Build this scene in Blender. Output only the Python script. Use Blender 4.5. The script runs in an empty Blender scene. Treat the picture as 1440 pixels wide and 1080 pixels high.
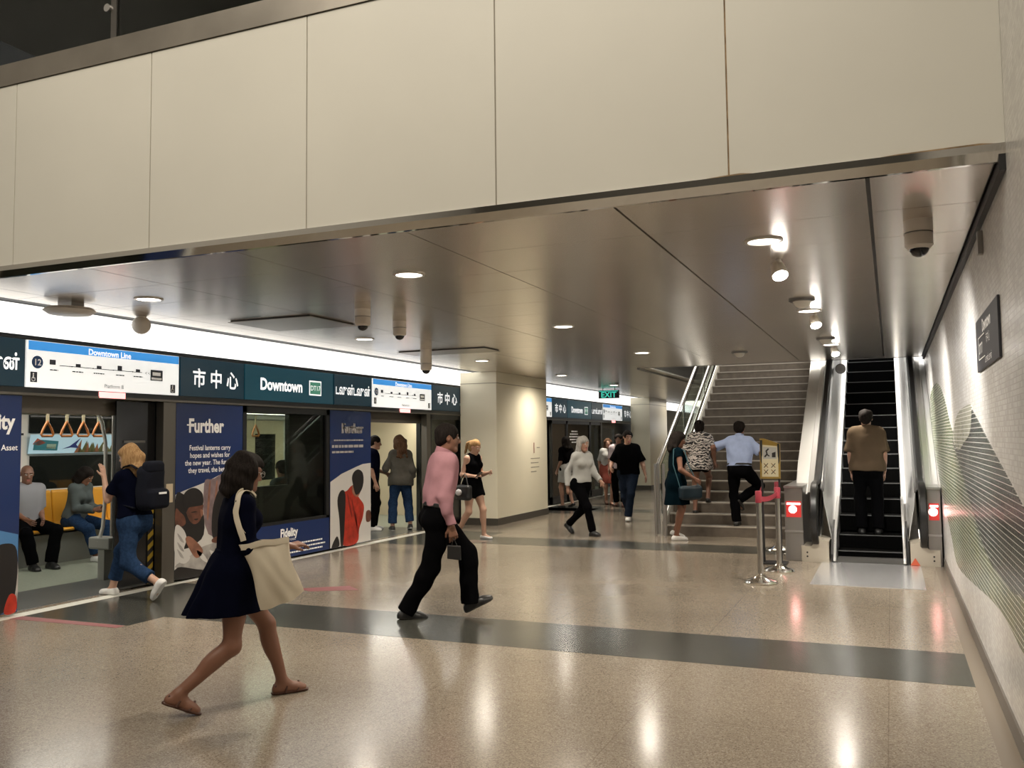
import bpy, bmesh, math, random
import numpy as np
from mathutils import Vector, Matrix
random.seed(7)
SC = bpy.context.scene
COL = SC.collection
R = math.radians

# ------------------------------------------------------------------ materials
MATS = {}
def mat(name, col, rough=0.5, metal=0.0, emit=None, estr=0.0, spec=0.5, noise=None, bump=None, trans=0.0, coat=0.0, aniso=0.0, alpha=1.0):
    """principled material; noise=(scale, amount) varies the colour, bump=(scale, strength)."""
    if name in MATS: return MATS[name]
    m = bpy.data.materials.new(name); m.use_nodes = True
    nt = m.node_tree; b = nt.nodes['Principled BSDF']
    b.inputs['Base Color'].default_value = (*col, 1)
    b.inputs['Roughness'].default_value = rough
    b.inputs['Metallic'].default_value = metal
    b.inputs['Specular IOR Level'].default_value = spec
    b.inputs['Transmission Weight'].default_value = trans
    b.inputs['Coat Weight'].default_value = coat
    b.inputs['Alpha'].default_value = alpha
    if aniso: b.inputs['Anisotropic'].default_value = aniso
    if emit:
        b.inputs['Emission Color'].default_value = (*emit, 1)
        b.inputs['Emission Strength'].default_value = estr
    if noise or bump:
        tc = nt.nodes.new('ShaderNodeTexCoord')
    if noise:
        n = nt.nodes.new('ShaderNodeTexNoise'); n.inputs['Scale'].default_value = noise[0]; n.inputs['Detail'].default_value = 5
        r = nt.nodes.new('ShaderNodeValToRGB')
        a = noise[1]
        r.color_ramp.elements[0].position = .3; r.color_ramp.elements[1].position = .7
        r.color_ramp.elements[0].color = (*[max(0, c*(1-a)) for c in col], 1)
        r.color_ramp.elements[1].color = (*[min(1, c*(1+a)) for c in col], 1)
        nt.links.new(tc.outputs['Object'], n.inputs['Vector'])
        nt.links.new(n.outputs['Fac'], r.inputs['Fac']); nt.links.new(r.outputs['Color'], b.inputs['Base Color'])
    if bump:
        n2 = nt.nodes.new('ShaderNodeTexNoise'); n2.inputs['Scale'].default_value = bump[0]; n2.inputs['Detail'].default_value = 3
        bp = nt.nodes.new('ShaderNodeBump'); bp.inputs['Strength'].default_value = bump[1]; bp.inputs['Distance'].default_value = 0.01
        nt.links.new(tc.outputs['Object'], n2.inputs['Vector'])
        nt.links.new(n2.outputs['Fac'], bp.inputs['Height']); nt.links.new(bp.outputs['Normal'], b.inputs['Normal'])
    MATS[name] = m
    return m

def nodes(m): return m.node_tree.nodes, m.node_tree.links, m.node_tree.nodes['Principled BSDF']

# ------------------------------------------------------------------ objects
def tag(o, label=None, cat=None, group=None, kind=None):
    if label: o['label'] = label
    if cat: o['category'] = cat
    if group: o['group'] = group
    if kind: o['kind'] = kind
    return o
LOC = {}
def root_loc(o):
    v = Vector((0, 0, 0))
    while o is not None:
        v += LOC.get(o.name, Vector((0, 0, 0))); o = o.parent
    return v
def thing(name, label, cat, loc=(0, 0, 0), group=None, rz=0, kind=None):
    o = bpy.data.objects.new(name, None); COL.objects.link(o)
    o.empty_display_size = .1
    o.location = loc; o.rotation_euler.z = rz
    LOC[o.name] = Vector(loc)
    return tag(o, label, cat, group, kind)
def link_mesh(name, me, parent=None):
    o = bpy.data.objects.new(name, me); COL.objects.link(o)
    if parent is not None: o.parent = parent
    LOC[o.name] = Vector((0, 0, 0))
    return o
def copy_tree(o, parent=None):
    c = o.copy(); COL.objects.link(c)
    LOC[c.name] = LOC.get(o.name, Vector((0, 0, 0)))
    if parent is not None: c.parent = parent
    for ch in list(o.children): copy_tree(ch, c)
    return c

class MB:
    """collects shapes in world coordinates and links them as one mesh object"""
    def __init__(s): s.v = []; s.f = []; s.m = []; s.sm = []
    def add(s, vs, fs, mi=0, smooth=False):
        b = len(s.v); s.v += [tuple(v) for v in vs]
        s.f += [tuple(b+i for i in f) for f in fs]; s.m += [mi]*len(fs); s.sm += [smooth]*len(fs)
        return s
    def box(s, x0, x1, y0, y1, z0, z1, mi=0):
        if x0 > x1: x0, x1 = x1, x0
        if y0 > y1: y0, y1 = y1, y0
        if z0 > z1: z0, z1 = z1, z0
        vs = [(x0,y0,z0),(x1,y0,z0),(x1,y1,z0),(x0,y1,z0),(x0,y0,z1),(x1,y0,z1),(x1,y1,z1),(x0,y1,z1)]
        return s.add(vs, [(3,2,1,0),(4,5,6,7),(0,1,5,4),(1,2,6,5),(2,3,7,6),(3,0,4,7)], mi)
    def tube(s, pts, r, n=12, mi=0, cap=True, flat=None):
        """tube along pts; r number or list; flat=(w,h) rectangular-ish section not used"""
        P = [Vector(p) for p in pts]; rr = r if isinstance(r, (list, tuple)) else [r]*len(P)
        up = None; rings = []
        for i, p in enumerate(P):
            t = (P[min(i+1, len(P)-1)] - P[max(i-1, 0)]).normalized()
            if up is None:
                up = Vector((0, 0, 1)) if abs(t.z) < .9 else Vector((0, 1, 0))
            sd = t.cross(up)
            if sd.length < 1e-6: sd = t.cross(Vector((1, 0, 0)))
            sd.normalize(); up = sd.cross(t).normalized()
            if flat: rings.append([p + sd*flat[0]*a + up*flat[1]*b for a, b in flat[2]])
            else: rings.append([p + (sd*math.cos(2*math.pi*k/n) + up*math.sin(2*math.pi*k/n))*rr[i] for k in range(n)])
        k = len(rings[0]); vs = [v for q in rings for v in q]; fs = []
        for i in range(len(rings)-1):
            for j in range(k):
                fs.append((i*k+j, (i+1)*k+j, (i+1)*k+(j+1) % k, i*k+(j+1) % k))
        if cap: fs += [tuple(range(k)), tuple(reversed(range((len(rings)-1)*k, len(rings)*k)))]
        return s.add(vs, fs, mi, True)
    def band(s, pts, w, h, mi=0):
        """rounded rectangular section swept along pts"""
        q = [(-1,-.5),(-.7,-1),(.7,-1),(1,-.5),(1,.5),(.7,1),(-.7,1),(-1,.5)]
        return s.tube(pts, 1, mi=mi, flat=(w/2, h/2, q))
    def lathe(s, c, prof, n=24, mi=0, smooth=True, axis='z'):
        c = Vector(c); vs = []; fs = []
        for (r, z) in prof:
            for k in range(n):
                a = 2*math.pi*k/n
                q = (r*math.cos(a), r*math.sin(a), z)
                if axis == 'x': q = (q[2], q[0], q[1])
                if axis == 'y': q = (q[0], q[2], q[1])
                vs.append(c + Vector(q))
        for i in range(len(prof)-1):
            for k in range(n): fs.append((i*n+k, i*n+(k+1) % n, (i+1)*n+(k+1) % n, (i+1)*n+k))
        fs.append(tuple(reversed(range(n)))); fs.append(tuple(range((len(prof)-1)*n, len(prof)*n)))
        return s.add(vs, fs, mi, smooth)
    def prism(s, poly, ext, mi=0):
        """closed polygon (3d points) extruded by vector ext"""
        P = [Vector(p) for p in poly]; e = Vector(ext); n = len(P)
        vs = P + [p+e for p in P]
        fs = [tuple(reversed(range(n))), tuple(range(n, 2*n))] + [(i, (i+1) % n, n+(i+1) % n, n+i) for i in range(n)]
        return s.add(vs, fs, mi)
    def poly(s, pts, mi=0): return s.add(pts, [tuple(range(len(pts)))], mi)
    def build(s, name, mats, parent=None, bevel=0, fixn=True):
        o0 = root_loc(parent) if parent is not None else Vector((0, 0, 0))
        me = bpy.data.meshes.new(name)
        me.from_pydata([tuple(Vector(v)-o0) for v in s.v], [], s.f)
        for m in (mats if isinstance(mats, (list, tuple)) else [mats]): me.materials.append(m)
        me.polygons.foreach_set('material_index', s.m); me.polygons.foreach_set('use_smooth', s.sm)
        if fixn:
            bm = bmesh.new(); bm.from_mesh(me); bmesh.ops.recalc_face_normals(bm, faces=bm.faces); bm.to_mesh(me); bm.free()
        me.update()
        o = link_mesh(name, me, parent)
        if any(s.sm):
            for p in me.polygons:
                pass
            try:
                me.set_sharp_from_angle(angle=R(40))
            except Exception: pass
        if bevel:
            md = o.modifiers.new('bev', 'BEVEL'); md.width = bevel; md.segments = 2; md.limit_method = 'ANGLE'; md.angle_limit = R(40)
        return o

def struct(name, label, cat, mb, mats, bevel=0):
    o = mb.build(name, mats, None, bevel)
    return tag(o, label, cat, None, 'structure')

# text: returns vertices/faces of a string as a flat mesh, baked onto a plane
def text_into(mb, s, size, org, ux, uy, mi=0, align='LEFT', bold=0.0, wscale=1.0, th=0.0015, spacing=1.0):
    cu = bpy.data.curves.new('t', 'FONT'); cu.body = s; cu.size = size; cu.align_x = align; cu.offset = bold
    cu.space_character = spacing; cu.resolution_u = 3
    o = bpy.data.objects.new('t', cu); COL.objects.link(o)
    dg = bpy.context.evaluated_depsgraph_get()
    me = bpy.data.meshes.new_from_object(o.evaluated_get(dg))
    ux = Vector(ux).normalized(); uy = Vector(uy).normalized(); un = ux.cross(uy); org = Vector(org)
    vs = [org + ux*v.co.x*wscale + uy*v.co.y + un*th for v in me.vertices]
    mb.add(vs, [tuple(p.vertices) for p in me.polygons], mi)
    bpy.data.objects.remove(o); bpy.data.curves.remove(cu); bpy.data.meshes.remove(me)

def spline(pts, n=5):
    """closed Catmull-Rom through 2d points"""
    out = []; N = len(pts)
    for i in range(N):
        p0, p1, p2, p3 = [np.array(pts[(i+k-1) % N], float) for k in range(4)]
        for j in range(n):
            t = j/n
            out.append(tuple(.5*((2*p1)+(-p0+p2)*t+(2*p0-5*p1+4*p2-p3)*t*t+(-p0+3*p1-3*p2+p3)*t**3)))
    return out
# ------------------------------------------------------------------ figures: smooth implicit bodies meshed with surface nets
def V3(*a): return np.array(a, float)
def nrm(v): return v/(np.linalg.norm(v)+1e-9)
def rotx(a): c, s = math.cos(a), math.sin(a); return np.array([[1,0,0],[0,c,-s],[0,s,c]])
def roty(a): c, s = math.cos(a), math.sin(a); return np.array([[c,0,s],[0,1,0],[-s,0,c]])
def rotz(a): c, s = math.cos(a), math.sin(a); return np.array([[c,-s,0],[s,c,0],[0,0,1]])

class Shape:
    def __init__(s): s.p = []
    def _put(s, fn, lo, hi, k, op): s.p.append((fn, np.array(lo), np.array(hi), k, op)); return s
    def cone(s, a, b, ra, rb, k=.02, op='+', fl=None):
        a = np.array(a, float); b = np.array(b, float); ba = b-a; L2 = max(ba.dot(ba), 1e-9)
        def fn(X, Y, Z):
            x, y, z = X-a[0], Y-a[1], Z-a[2]
            t = np.clip((x*ba[0]+y*ba[1]+z*ba[2])/L2, 0, 1)
            x = x-t*ba[0]; y = y-t*ba[1]; z = z-t*ba[2]
            if fl is not None:
                n, f = fl; q = (x*n[0]+y*n[1]+z*n[2])*(f-1)
                x = x+q*n[0]; y = y+q*n[1]; z = z+q*n[2]
            return np.sqrt(x*x+y*y+z*z)-(ra+(rb-ra)*t)
        m = max(ra, rb)
        return s._put(fn, np.minimum(a, b)-m, np.maximum(a, b)+m, k, op)
    def ell(s, c, r, M=None, k=.02, op='+'):
        c = np.array(c, float); r = np.array(r, float); M = np.eye(3) if M is None else M
        def fn(X, Y, Z):
            x, y, z = X-c[0], Y-c[1], Z-c[2]
            u = M[0,0]*x+M[1,0]*y+M[2,0]*z; v = M[0,1]*x+M[1,1]*y+M[2,1]*z; w = M[0,2]*x+M[1,2]*y+M[2,2]*z
            k0 = np.sqrt((u/r[0])**2+(v/r[1])**2+(w/r[2])**2); k1 = np.sqrt((u/r[0]**2)**2+(v/r[1]**2)**2+(w/r[2]**2)**2)+1e-9
            return k0*(k0-1)/k1
        m = r.max()
        return s._put(fn, c-m, c+m, k, op)
    def cut(s, pt, n, lo=None, hi=None):
        """removes everything on the side n points to"""
        pt = np.array(pt, float); n = nrm(np.array(n, float))
        def fn(X, Y, Z): return -((X-pt[0])*n[0]+(Y-pt[1])*n[1]+(Z-pt[2])*n[2])
        return s._put(fn, V3(-9,-9,-9) if lo is None else lo, V3(9,9,9) if hi is None else hi, 0, '-')
    def limb(s, A, pt, n, k=.03):
        """unions the smooth sum of another shape, cut off square at pt"""
        n = nrm(np.array(n, float)); pt = np.array(pt, float)
        def fn(X, Y, Z):
            D = None
            for f, _, _, kk, _ in A.p:
                d = f(X, Y, Z)
                if D is None: D = d; continue
                h = np.clip(.5+.5*(D-d)/kk, 0, 1); D = D+(d-D)*h-kk*h*(1-h)
            return np.maximum(D, (X-pt[0])*n[0]+(Y-pt[1])*n[1]+(Z-pt[2])*n[2])
        return s._put(fn, np.min([q[1] for q in A.p], 0), np.max([q[2] for q in A.p], 0), k, '+')
    def fun(s, fn, lo, hi, k=0, op='+'): return s._put(fn, lo, hi, k, op)
    def grow(s, off): s.p.append((off, None, None, 0, 'o')); return s
    def wrinkle(s, amp, freq=28., seed=0):
        rs = np.random.RandomState(seed); W = [(nrm(rs.randn(3)*V3(1,1,.6))*freq*rs.uniform(.5, 1.5), rs.uniform(0, 6.3)) for _ in range(5)]
        def fn(X, Y, Z):
            q = 0
            for w, ph in W: q = q+np.sin(X*w[0]+Y*w[1]+Z*w[2]+ph+1.5*np.sin(Z*9+ph))
            return q*(amp/2.2)
        s.p.append((fn, None, None, 0, 'w')); return s
    def mesh(s, h):
        pos = [q for q in s.p if q[4] == '+']
        g = sum(q[0] for q in s.p if q[4] == 'o')
        lo = np.min([q[1] for q in pos], 0)-g-3*h; hi = np.max([q[2] for q in pos], 0)+g+3*h
        n = np.ceil((hi-lo)/h).astype(int)+1
        ax = [(lo[i]+h*np.arange(n[i])).astype(np.float32) for i in range(3)]
        D = np.full(n, .3, np.float32)
        for fn, a, b, k, op in s.p:
            if op == 'o': D -= np.float32(fn); continue
            if op == 'w':
                D += fn(ax[0][:,None,None], ax[1][None,:,None], ax[2][None,None,:]).astype(np.float32); continue
            pad = k+.05 if op == '+' else k+.01
            i0 = np.clip(np.floor((a-pad-lo)/h).astype(int), 0, n); i1 = np.clip(np.ceil((b+pad-lo)/h).astype(int)+1, 0, n)
            if (i1 <= i0).any(): continue
            sl = tuple(slice(i0[i], i1[i]) for i in range(3))
            d = fn(ax[0][sl[0]][:,None,None], ax[1][sl[1]][None,:,None], ax[2][sl[2]][None,None,:]).astype(np.float32)
            A = D[sl]
            if op == '+':
                if k > 0:
                    hh = np.clip(.5+.5*(A-d)/k, 0, 1); D[sl] = A+(d-A)*hh-k*hh*(1-hh)
                else: D[sl] = np.minimum(A, d)
            else:
                d = -d
                if k > 0:
                    hh = np.clip(.5-.5*(A-d)/k, 0, 1); D[sl] = A+(d-A)*hh+k*hh*(1-hh)
                else: D[sl] = np.maximum(A, d)
        D[0] = D[-1] = .1; D[:,0] = D[:,-1] = .1; D[:,:,0] = D[:,:,-1] = .1
        return nets(D, lo, h)

def nets(D, lo, h):
    S = D < 0
    c = [S[i:S.shape[0]-1+i, j:S.shape[1]-1+j, k:S.shape[2]-1+k] for i in (0,1) for j in (0,1) for k in (0,1)]
    anyc = c[0].copy(); allc = c[0].copy()
    for q in c[1:]: anyc |= q; allc &= q
    act = np.argwhere(anyc & ~allc)
    idx = np.full(anyc.shape, -1, np.int32); idx[act[:,0], act[:,1], act[:,2]] = np.arange(len(act))
    acc = np.zeros((len(act), 3)); cnt = np.zeros(len(act))
    val = {}
    for i in (0,1):
        for j in (0,1):
            for k in (0,1): val[i,j,k] = D[act[:,0]+i, act[:,1]+j, act[:,2]+k].astype(float)
    for a in val:
        for d in range(3):
            if a[d] == 0:
                b = list(a); b[d] = 1; b = tuple(b)
                m = (val[a] < 0) != (val[b] < 0)
                t = np.where(m, val[a]/np.where(m, val[a]-val[b], 1), 0)
                p = np.tile(np.array(a, float), (len(act), 1)); p[:,d] += t
                acc[m] += p[m]; cnt += m
    V = (act+acc/cnt[:,None])*h+lo
    F = []
    for d in range(3):
        sl0 = [slice(None)]*3; sl1 = [slice(None)]*3; sl0[d] = slice(0, -1); sl1[d] = slice(1, None)
        A = S[tuple(sl0)]; B = S[tuple(sl1)]
        e = np.argwhere(A != B); u, v = (d+1) % 3, (d+2) % 3
        ok = (e[:,u] > 0) & (e[:,v] > 0) & (e[:,u] < D.shape[u]-1) & (e[:,v] < D.shape[v]-1); e = e[ok]
        if not len(e): continue
        ins = A[e[:,0], e[:,1], e[:,2]]
        def cell(du, dv):
            q = e.copy(); q[:,u] -= du; q[:,v] -= dv
            return idx[q[:,0], q[:,1], q[:,2]]
        q = np.stack([cell(1,1), cell(0,1), cell(0,0), cell(1,0)], 1)
        q[~ins] = q[~ins][:, ::-1]
        F.append(q)
    return V, np.concatenate(F)

def np_mesh(name, V, F, mats, parent=None, mi=None, smooth=True):
    me = bpy.data.meshes.new(name)
    me.vertices.add(len(V)); me.vertices.foreach_set('co', np.asarray(V, np.float32).ravel())
    me.loops.add(F.size); me.loops.foreach_set('vertex_index', F.ravel().astype(np.int32))
    me.polygons.add(len(F)); me.polygons.foreach_set('loop_start', (np.arange(len(F))*4).astype(np.int32))
    try: me.polygons.foreach_set('loop_total', np.full(len(F), 4, np.int32))
    except Exception: pass
    for m in (mats if isinstance(mats, (list, tuple)) else [mats]): me.materials.append(m)
    if mi is not None: me.polygons.foreach_set('material_index', mi.astype(np.int32))
    me.polygons.foreach_set('use_smooth', np.full(len(F), smooth))
    me.update(calc_edges=True); me.validate()
    return link_mesh(name, me, parent)

def ik(a, tgt, l1, l2, pole):
    a = np.array(a, float); tgt = np.array(tgt, float); d = tgt-a; L = np.linalg.norm(d)
    if L > (l1+l2)*.995: tgt = a+d/L*(l1+l2)*.995; d = tgt-a; L = (l1+l2)*.995
    u = d/L; q = np.array(pole, float); q = nrm(q-q.dot(u)*u)
    x = (l1*l1-l2*l2+L*L)/(2*L); y = math.sqrt(max(l1*l1-x*x, 0))
    return a+u*x+q*y, tgt

FOLDS = 0
class Person:
    """local frame: x right, y forward, z up; feet = {side: (x, y, lift, pitch, yaw)}; hands = {side: wrist relative to shoulder (out, fwd, up)}"""
    def __init__(s, loc, yaw, height, feet, hands, lean=3, twist=0, head=(0, 0, 0), female=False, fat=1.0, hip=None, pelvis=(0, 0), side=0, poles=None, curl=25, kneeout=0.1, h=.006):
        S = s.S = height/1.70; s.h = h; s.female = female; s.fat = fat
        s.loc = np.array(loc, float); s.yaw = R(yaw)
        s.W = rotz(-s.yaw)
        l1, l2 = .425*S, .405*S; s.hw = (.085 if female else .09)*S
        s.ank = {}; s.foot = {}
        for sd in 'LR':
            x, y, lift, pitch, fy = feet[sd]
            s.ank[sd] = V3(x, y, lift+.082*S); s.foot[sd] = (R(pitch), R(fy))
        sg = {'L': -1, 'R': 1}
        if hip is None:
            hz = 9
            for sd in 'LR':
                dx = s.ank[sd][0]-pelvis[0]-sg[sd]*s.hw; dy = s.ank[sd][1]-pelvis[1]
                hz = min(hz, s.ank[sd][2]+math.sqrt(max((.985*(l1+l2))**2-dx*dx-dy*dy, .01)))
            hip = hz
        s.P = V3(pelvis[0], pelvis[1], hip+.02*S)
        s.RC = rotz(R(twist)) @ rotx(-R(lean)) @ roty(R(side)); s.RP = rotz(R(twist*.3))
        U = lambda t: s.RC @ V3(0, 0, t*S)
        s.lv = lambda z: s.P+(s.RC @ V3(0, 0, z*S) if z > 0 else s.RP @ V3(0, 0, z*S))
        s.N = s.P+U(.503)
        s.hipj = {sd: s.P+s.RP @ V3(sg[sd]*s.hw, 0, -.02*S) for sd in 'LR'}
        s.knee = {}
        for sd in 'LR':
            s.knee[sd], s.ank[sd] = ik(s.hipj[sd], s.ank[sd], l1, l2, rotz(s.foot[sd][1]) @ V3(sg[sd]*kneeout, 1, .15))
        sw = s.sw = (.142 if female else .163)*S
        s.sh = {sd: s.N+s.RC @ V3(sg[sd]*sw, 0, -.055*S) for sd in 'LR'}
        s.elb = {}; s.wri = {}; s.hd = {}
        for sd in 'LR':
            w = hands[sd]; t = s.sh[sd]+V3(sg[sd]*w[0], w[1], w[2])*S
            pole = (poles or {}).get(sd, (.35, -1, -.3)); pole = V3(sg[sd]*pole[0], pole[1], pole[2])
            s.elb[sd], s.wri[sd] = ik(s.sh[sd], t, .285*S, .25*S, pole)
            fd = nrm(s.wri[sd]-s.elb[sd])
            if len(w) > 3 and w[3] is not None: fd = nrm(V3(sg[sd]*w[3][0], w[3][1], w[3][2]))
            pn = V3(-sg[sd], 0, 0) if len(w) < 5 else V3(sg[sd]*w[4][0], w[4][1], w[4][2])
            pn = nrm(pn-pn.dot(fd)*fd); s.hd[sd] = (fd, pn)
        s.curl = R(curl)
        hp, hy, hr = head
        s.RH = rotz(-R(hy)) @ rotx(-R(hp)) @ roty(R(hr))
        s.HC = s.N+.5*(s.RC @ V3(0, .0, .157*S))+.5*(s.RH @ V3(0, .03*S, .157*S))
        s.sg = sg
    def HL(s, *a): return s.HC+s.RH @ (np.array(a, float)*s.S)
    def world(s, p): return s.loc+s.W @ np.array(p, float)
    # ---- skin and clothing volumes
    def torso(s, sh, zmin=-.2, zmax=.6):
        S, f = s.S, s.fat; fw = s.RC @ V3(0, 1, 0); rt = s.RC @ V3(1, 0, 0)
        F = s.female
        lv = [(-.03, .075 if F else .068, .112 if F else .108, 1.12), (.05, .066, .104, 1.15), (.14, .05 if F else .06, .088 if F else .1, 1.12),
              (.21, .05 if F else .064, .088 if F else .102, 1.1), (.29, .062 if F else .08, .095 if F else .105, 1.1), (.37, .08 if F else .1, .094 if F else .102, 1.12), (.435, .1 if F else .118, .06 if F else .066, 1.05)]
        pv = None
        for z, w, r, fl in lv:
            if z < zmin or z > zmax: continue
            g = f if z < .3 else 1+(f-1)*.5
            c = s.lv(z)
            sh.cone(c-rt*w*S*g, c+rt*w*S*g, r*S*g, r*S*g, k=.07*S, fl=(fw, fl))
        if zmin < -.02:
            for q in (-1, 1): sh.ell(s.P+s.RP @ V3(q*.062*S, -.055*S, -.045*S), V3(.085, .082, .09)*S*(f if F else .95*f), k=.04*S)
        if zmax > .4:
            for sd in 'LR': sh.cone(s.N+s.RC @ V3(0, -.015, -.015), s.sh[sd]+s.RC @ V3(0, 0, .004*S), .05*S, .044*S, k=.045*S)
        if F and zmax > .3:
            for q in (-1, 1): sh.ell(s.lv(.34)+s.RC @ V3(q*.075*S, .085*S, 0), V3(.058, .048, .055)*S, k=.045*S)
        if f > 1.08: sh.ell(s.lv(.12)+s.RC @ V3(0, .05*S*f, 0), V3(.12, .1, .13)*S*f, k=.06)
        return sh
    def arm(s, sh, sd, upto=2.0, ex=0., loose=0.):
        S = s.S*(.92 if s.female else 1.0); a, b, c = s.sh[sd], s.elb[sd], s.wri[sd]
        sh.ell(a, V3(.056, .056, .056)*S+ex, k=.03)
        if upto <= 1:
            sh.cone(a, a+(b-a)*upto, .049*S+ex, (.049-.009*upto)*S+ex+loose, k=.03); return sh
        sh.cone(a, b, .049*S+ex, .039*S+ex, k=.03)
        t = upto-1; e = b+(c-b)*t
        sh.cone(b, e, .039*S+ex, (.039-.013*t)*S+ex+loose, k=.02)
        sh.cone(b+(c-b)*.12, b+(c-b)*min(.5, t), .041*S+ex, .034*S+ex, k=.02)
        return sh
    def hand(s, sh, sd):
        S = s.S*(.93 if s.female else 1.03); w = s.wri[sd]; f, n = s.hd[sd]
        l = np.cross(n, f) if sd == 'R' else np.cross(f, n)
        l = nrm(l)
        tw = l
        for o in (.028, .009, -.010, -.027):
            sh.cone(w+tw*o*.55*S, w+(f*.083+tw*o)*S, .0135*S, .0115*S, k=.012)
        cu = s.curl
        for i, (o, L) in enumerate(((.031, .068), (.0105, .077), (-.0105, .072), (-.030, .056))):
            p = w+(f*.083+tw*o)*S; sp = nrm(f+tw*o*1.6); c = cu*(.7+.18*i)
            for j, (q, rr) in enumerate(((.45, .0092), (.32, .0082), (.26, .0072))):
                c2 = c*(j+.6); d = sp*math.cos(c2)+n*math.sin(c2)
                e = p+d*L*q*S; sh.cone(p, e, rr*S, (rr-.0008)*S, k=.004); p = e
        p = w+(f*.022+tw*.024)*S; d = nrm(f*.75+tw*.62+n*.35)
        e = p+d*.042*S; sh.cone(p, e, .0135*S, .0105*S, k=.012); d = nrm(f*.95+tw*.25+n*.35)
        sh.cone(e, e+d*.032*S, .0102*S, .0085*S, k=.004)
        return sh
    def leg(s, sh, sd, ex=0., upto=2.0, kx=0., ax=0., straight=False):
        S = s.S*(1+(s.fat-1)*.5); a, b, c = s.hipj[sd], s.knee[sd], s.ank[sd]
        ra, rb, rc = .083*S+ex, .054*S+ex+kx, .036*S+ex+ax
        if upto <= 1:
            sh.cone(a, a+(b-a)*upto, ra, ra+(rb-ra)*upto, k=.04); return sh
        sh.cone(a, b, ra, rb, k=.04)
        t = upto-1; sh.cone(b, b+(c-b)*t, rb, rb+(rc-rb)*t, k=.03)
        bk = nrm(np.cross(V3(1, 0, 0), nrm(c-b))); bk = -bk if bk[1] > 0 else bk
        sh.ell(a+(b-a)*.35-bk*.012*S, V3(.07, .072, .16)*S+ex, _frame(b-a), k=.04)
        if not straight:
            bk = nrm(np.cross(V3(1, 0, 0), nrm(c-b))); bk = -bk if bk[1] > 0 else bk
            sh.ell(b+(c-b)*.3+bk*.02*S, V3(.045, .045, .11)*S+ex, _frame(c-b), k=.03)
        return sh
    def footframe(s, sd):
        p, y = s.foot[sd]; return rotz(y) @ rotx(-p)
    def footshape(s, sh, sd, ex=0., toe=0.):
        S = s.S*(.93 if s.female else 1.02); M = s.footframe(sd); A = s.ank[sd]
        q = lambda x, y, z: A+M @ (V3(x, y, z)*S)
        up = M @ V3(0, 0, 1)
        sh.cone(q(0, -.035, -.052), q(0, .03, -.045), .031*S+ex, .034*S+ex, k=.03)
        sh.cone(q(0, .0, -.01), q(0, .075, -.045), .036*S+ex, .03*S+ex, k=.03)
        sh.cone(q(-.012, .11, -.058), q(-.01, .16, -.064), .028*S+ex, .02*S+ex, k=.03)
        sh.cone(q(.016, .1, -.058), q(.018, .145, -.066), .026*S+ex, .017*S+ex, k=.03)
        sh.cone(q(0, -.035, -.052), q(0, .12, -.058), .03*S+ex, .027*S+ex, k=.03)
        return sh
    def headshape(s, sh):
        q = s.HL; S = s.S; M = s.RH
        sh.cone(s.N-s.RC @ V3(0, 0, .03*S), q(0, -.012, -.06), (.05 if s.female else .06)*S, (.047 if s.female else .055)*S, k=.03)
        sh.ell(q(0, -.014, .03), V3(.074, .094, .082)*S, M, k=.02)
        sh.ell(q(0, .022, -.03), V3(.061, .07, .075)*S, M, k=.03)
        sh.cone(q(-.032, .02, -.078), q(-.012, .07, -.098), .022*S, .018*S, k=.025); sh.cone(q(.032, .02, -.078), q(.012, .07, -.098), .022*S, .018*S, k=.025)
        sh.cone(q(-.012, .07, -.098), q(.012, .07, -.098), .018*S, .018*S, k=.02)
        sh.cone(q(-.04, .072, .026), q(.04, .072, .026), .011*S, .011*S, k=.02)
        for e in (-1, 1): sh.ell(q(e*.031, .095, .006), V3(.017, .014, .010)*S, M, k=.012, op='-')
        for e in (-1, 1): sh.ell(q(e*.031, .077, .006), V3(.0125, .0125, .0105)*S, M, k=.002)
        sh.cone(q(0, .086, .01), q(0, .106, -.03), .008*S, .0125*S, k=.012)
        sh.cone(q(-.011, .093, -.034), q(.011, .093, -.034), .0085*S, .0085*S, k=.008)
        sh.cone(q(-.02, .081, -.061), q(.02, .081, -.061), .0075*S, .0075*S, k=.01); sh.cone(q(-.016, .081, -.072), q(.016, .081, -.072), .008*S, .008*S, k=.008)
        for e in (-1, 1):
            sh.ell(q(e*.077, -.008, -.004), V3(.011, .019, .031)*S, M, k=.01); sh.ell(q(e*.087, -.002, .0), V3(.008, .01, .016)*S, M, k=.005, op='-')
        return sh

def _frame(d):
    z = nrm(np.array(d, float)); x = nrm(np.cross(V3(0, 1, .01), z)); return np.stack([x, np.cross(z, x), z], 1)

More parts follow.
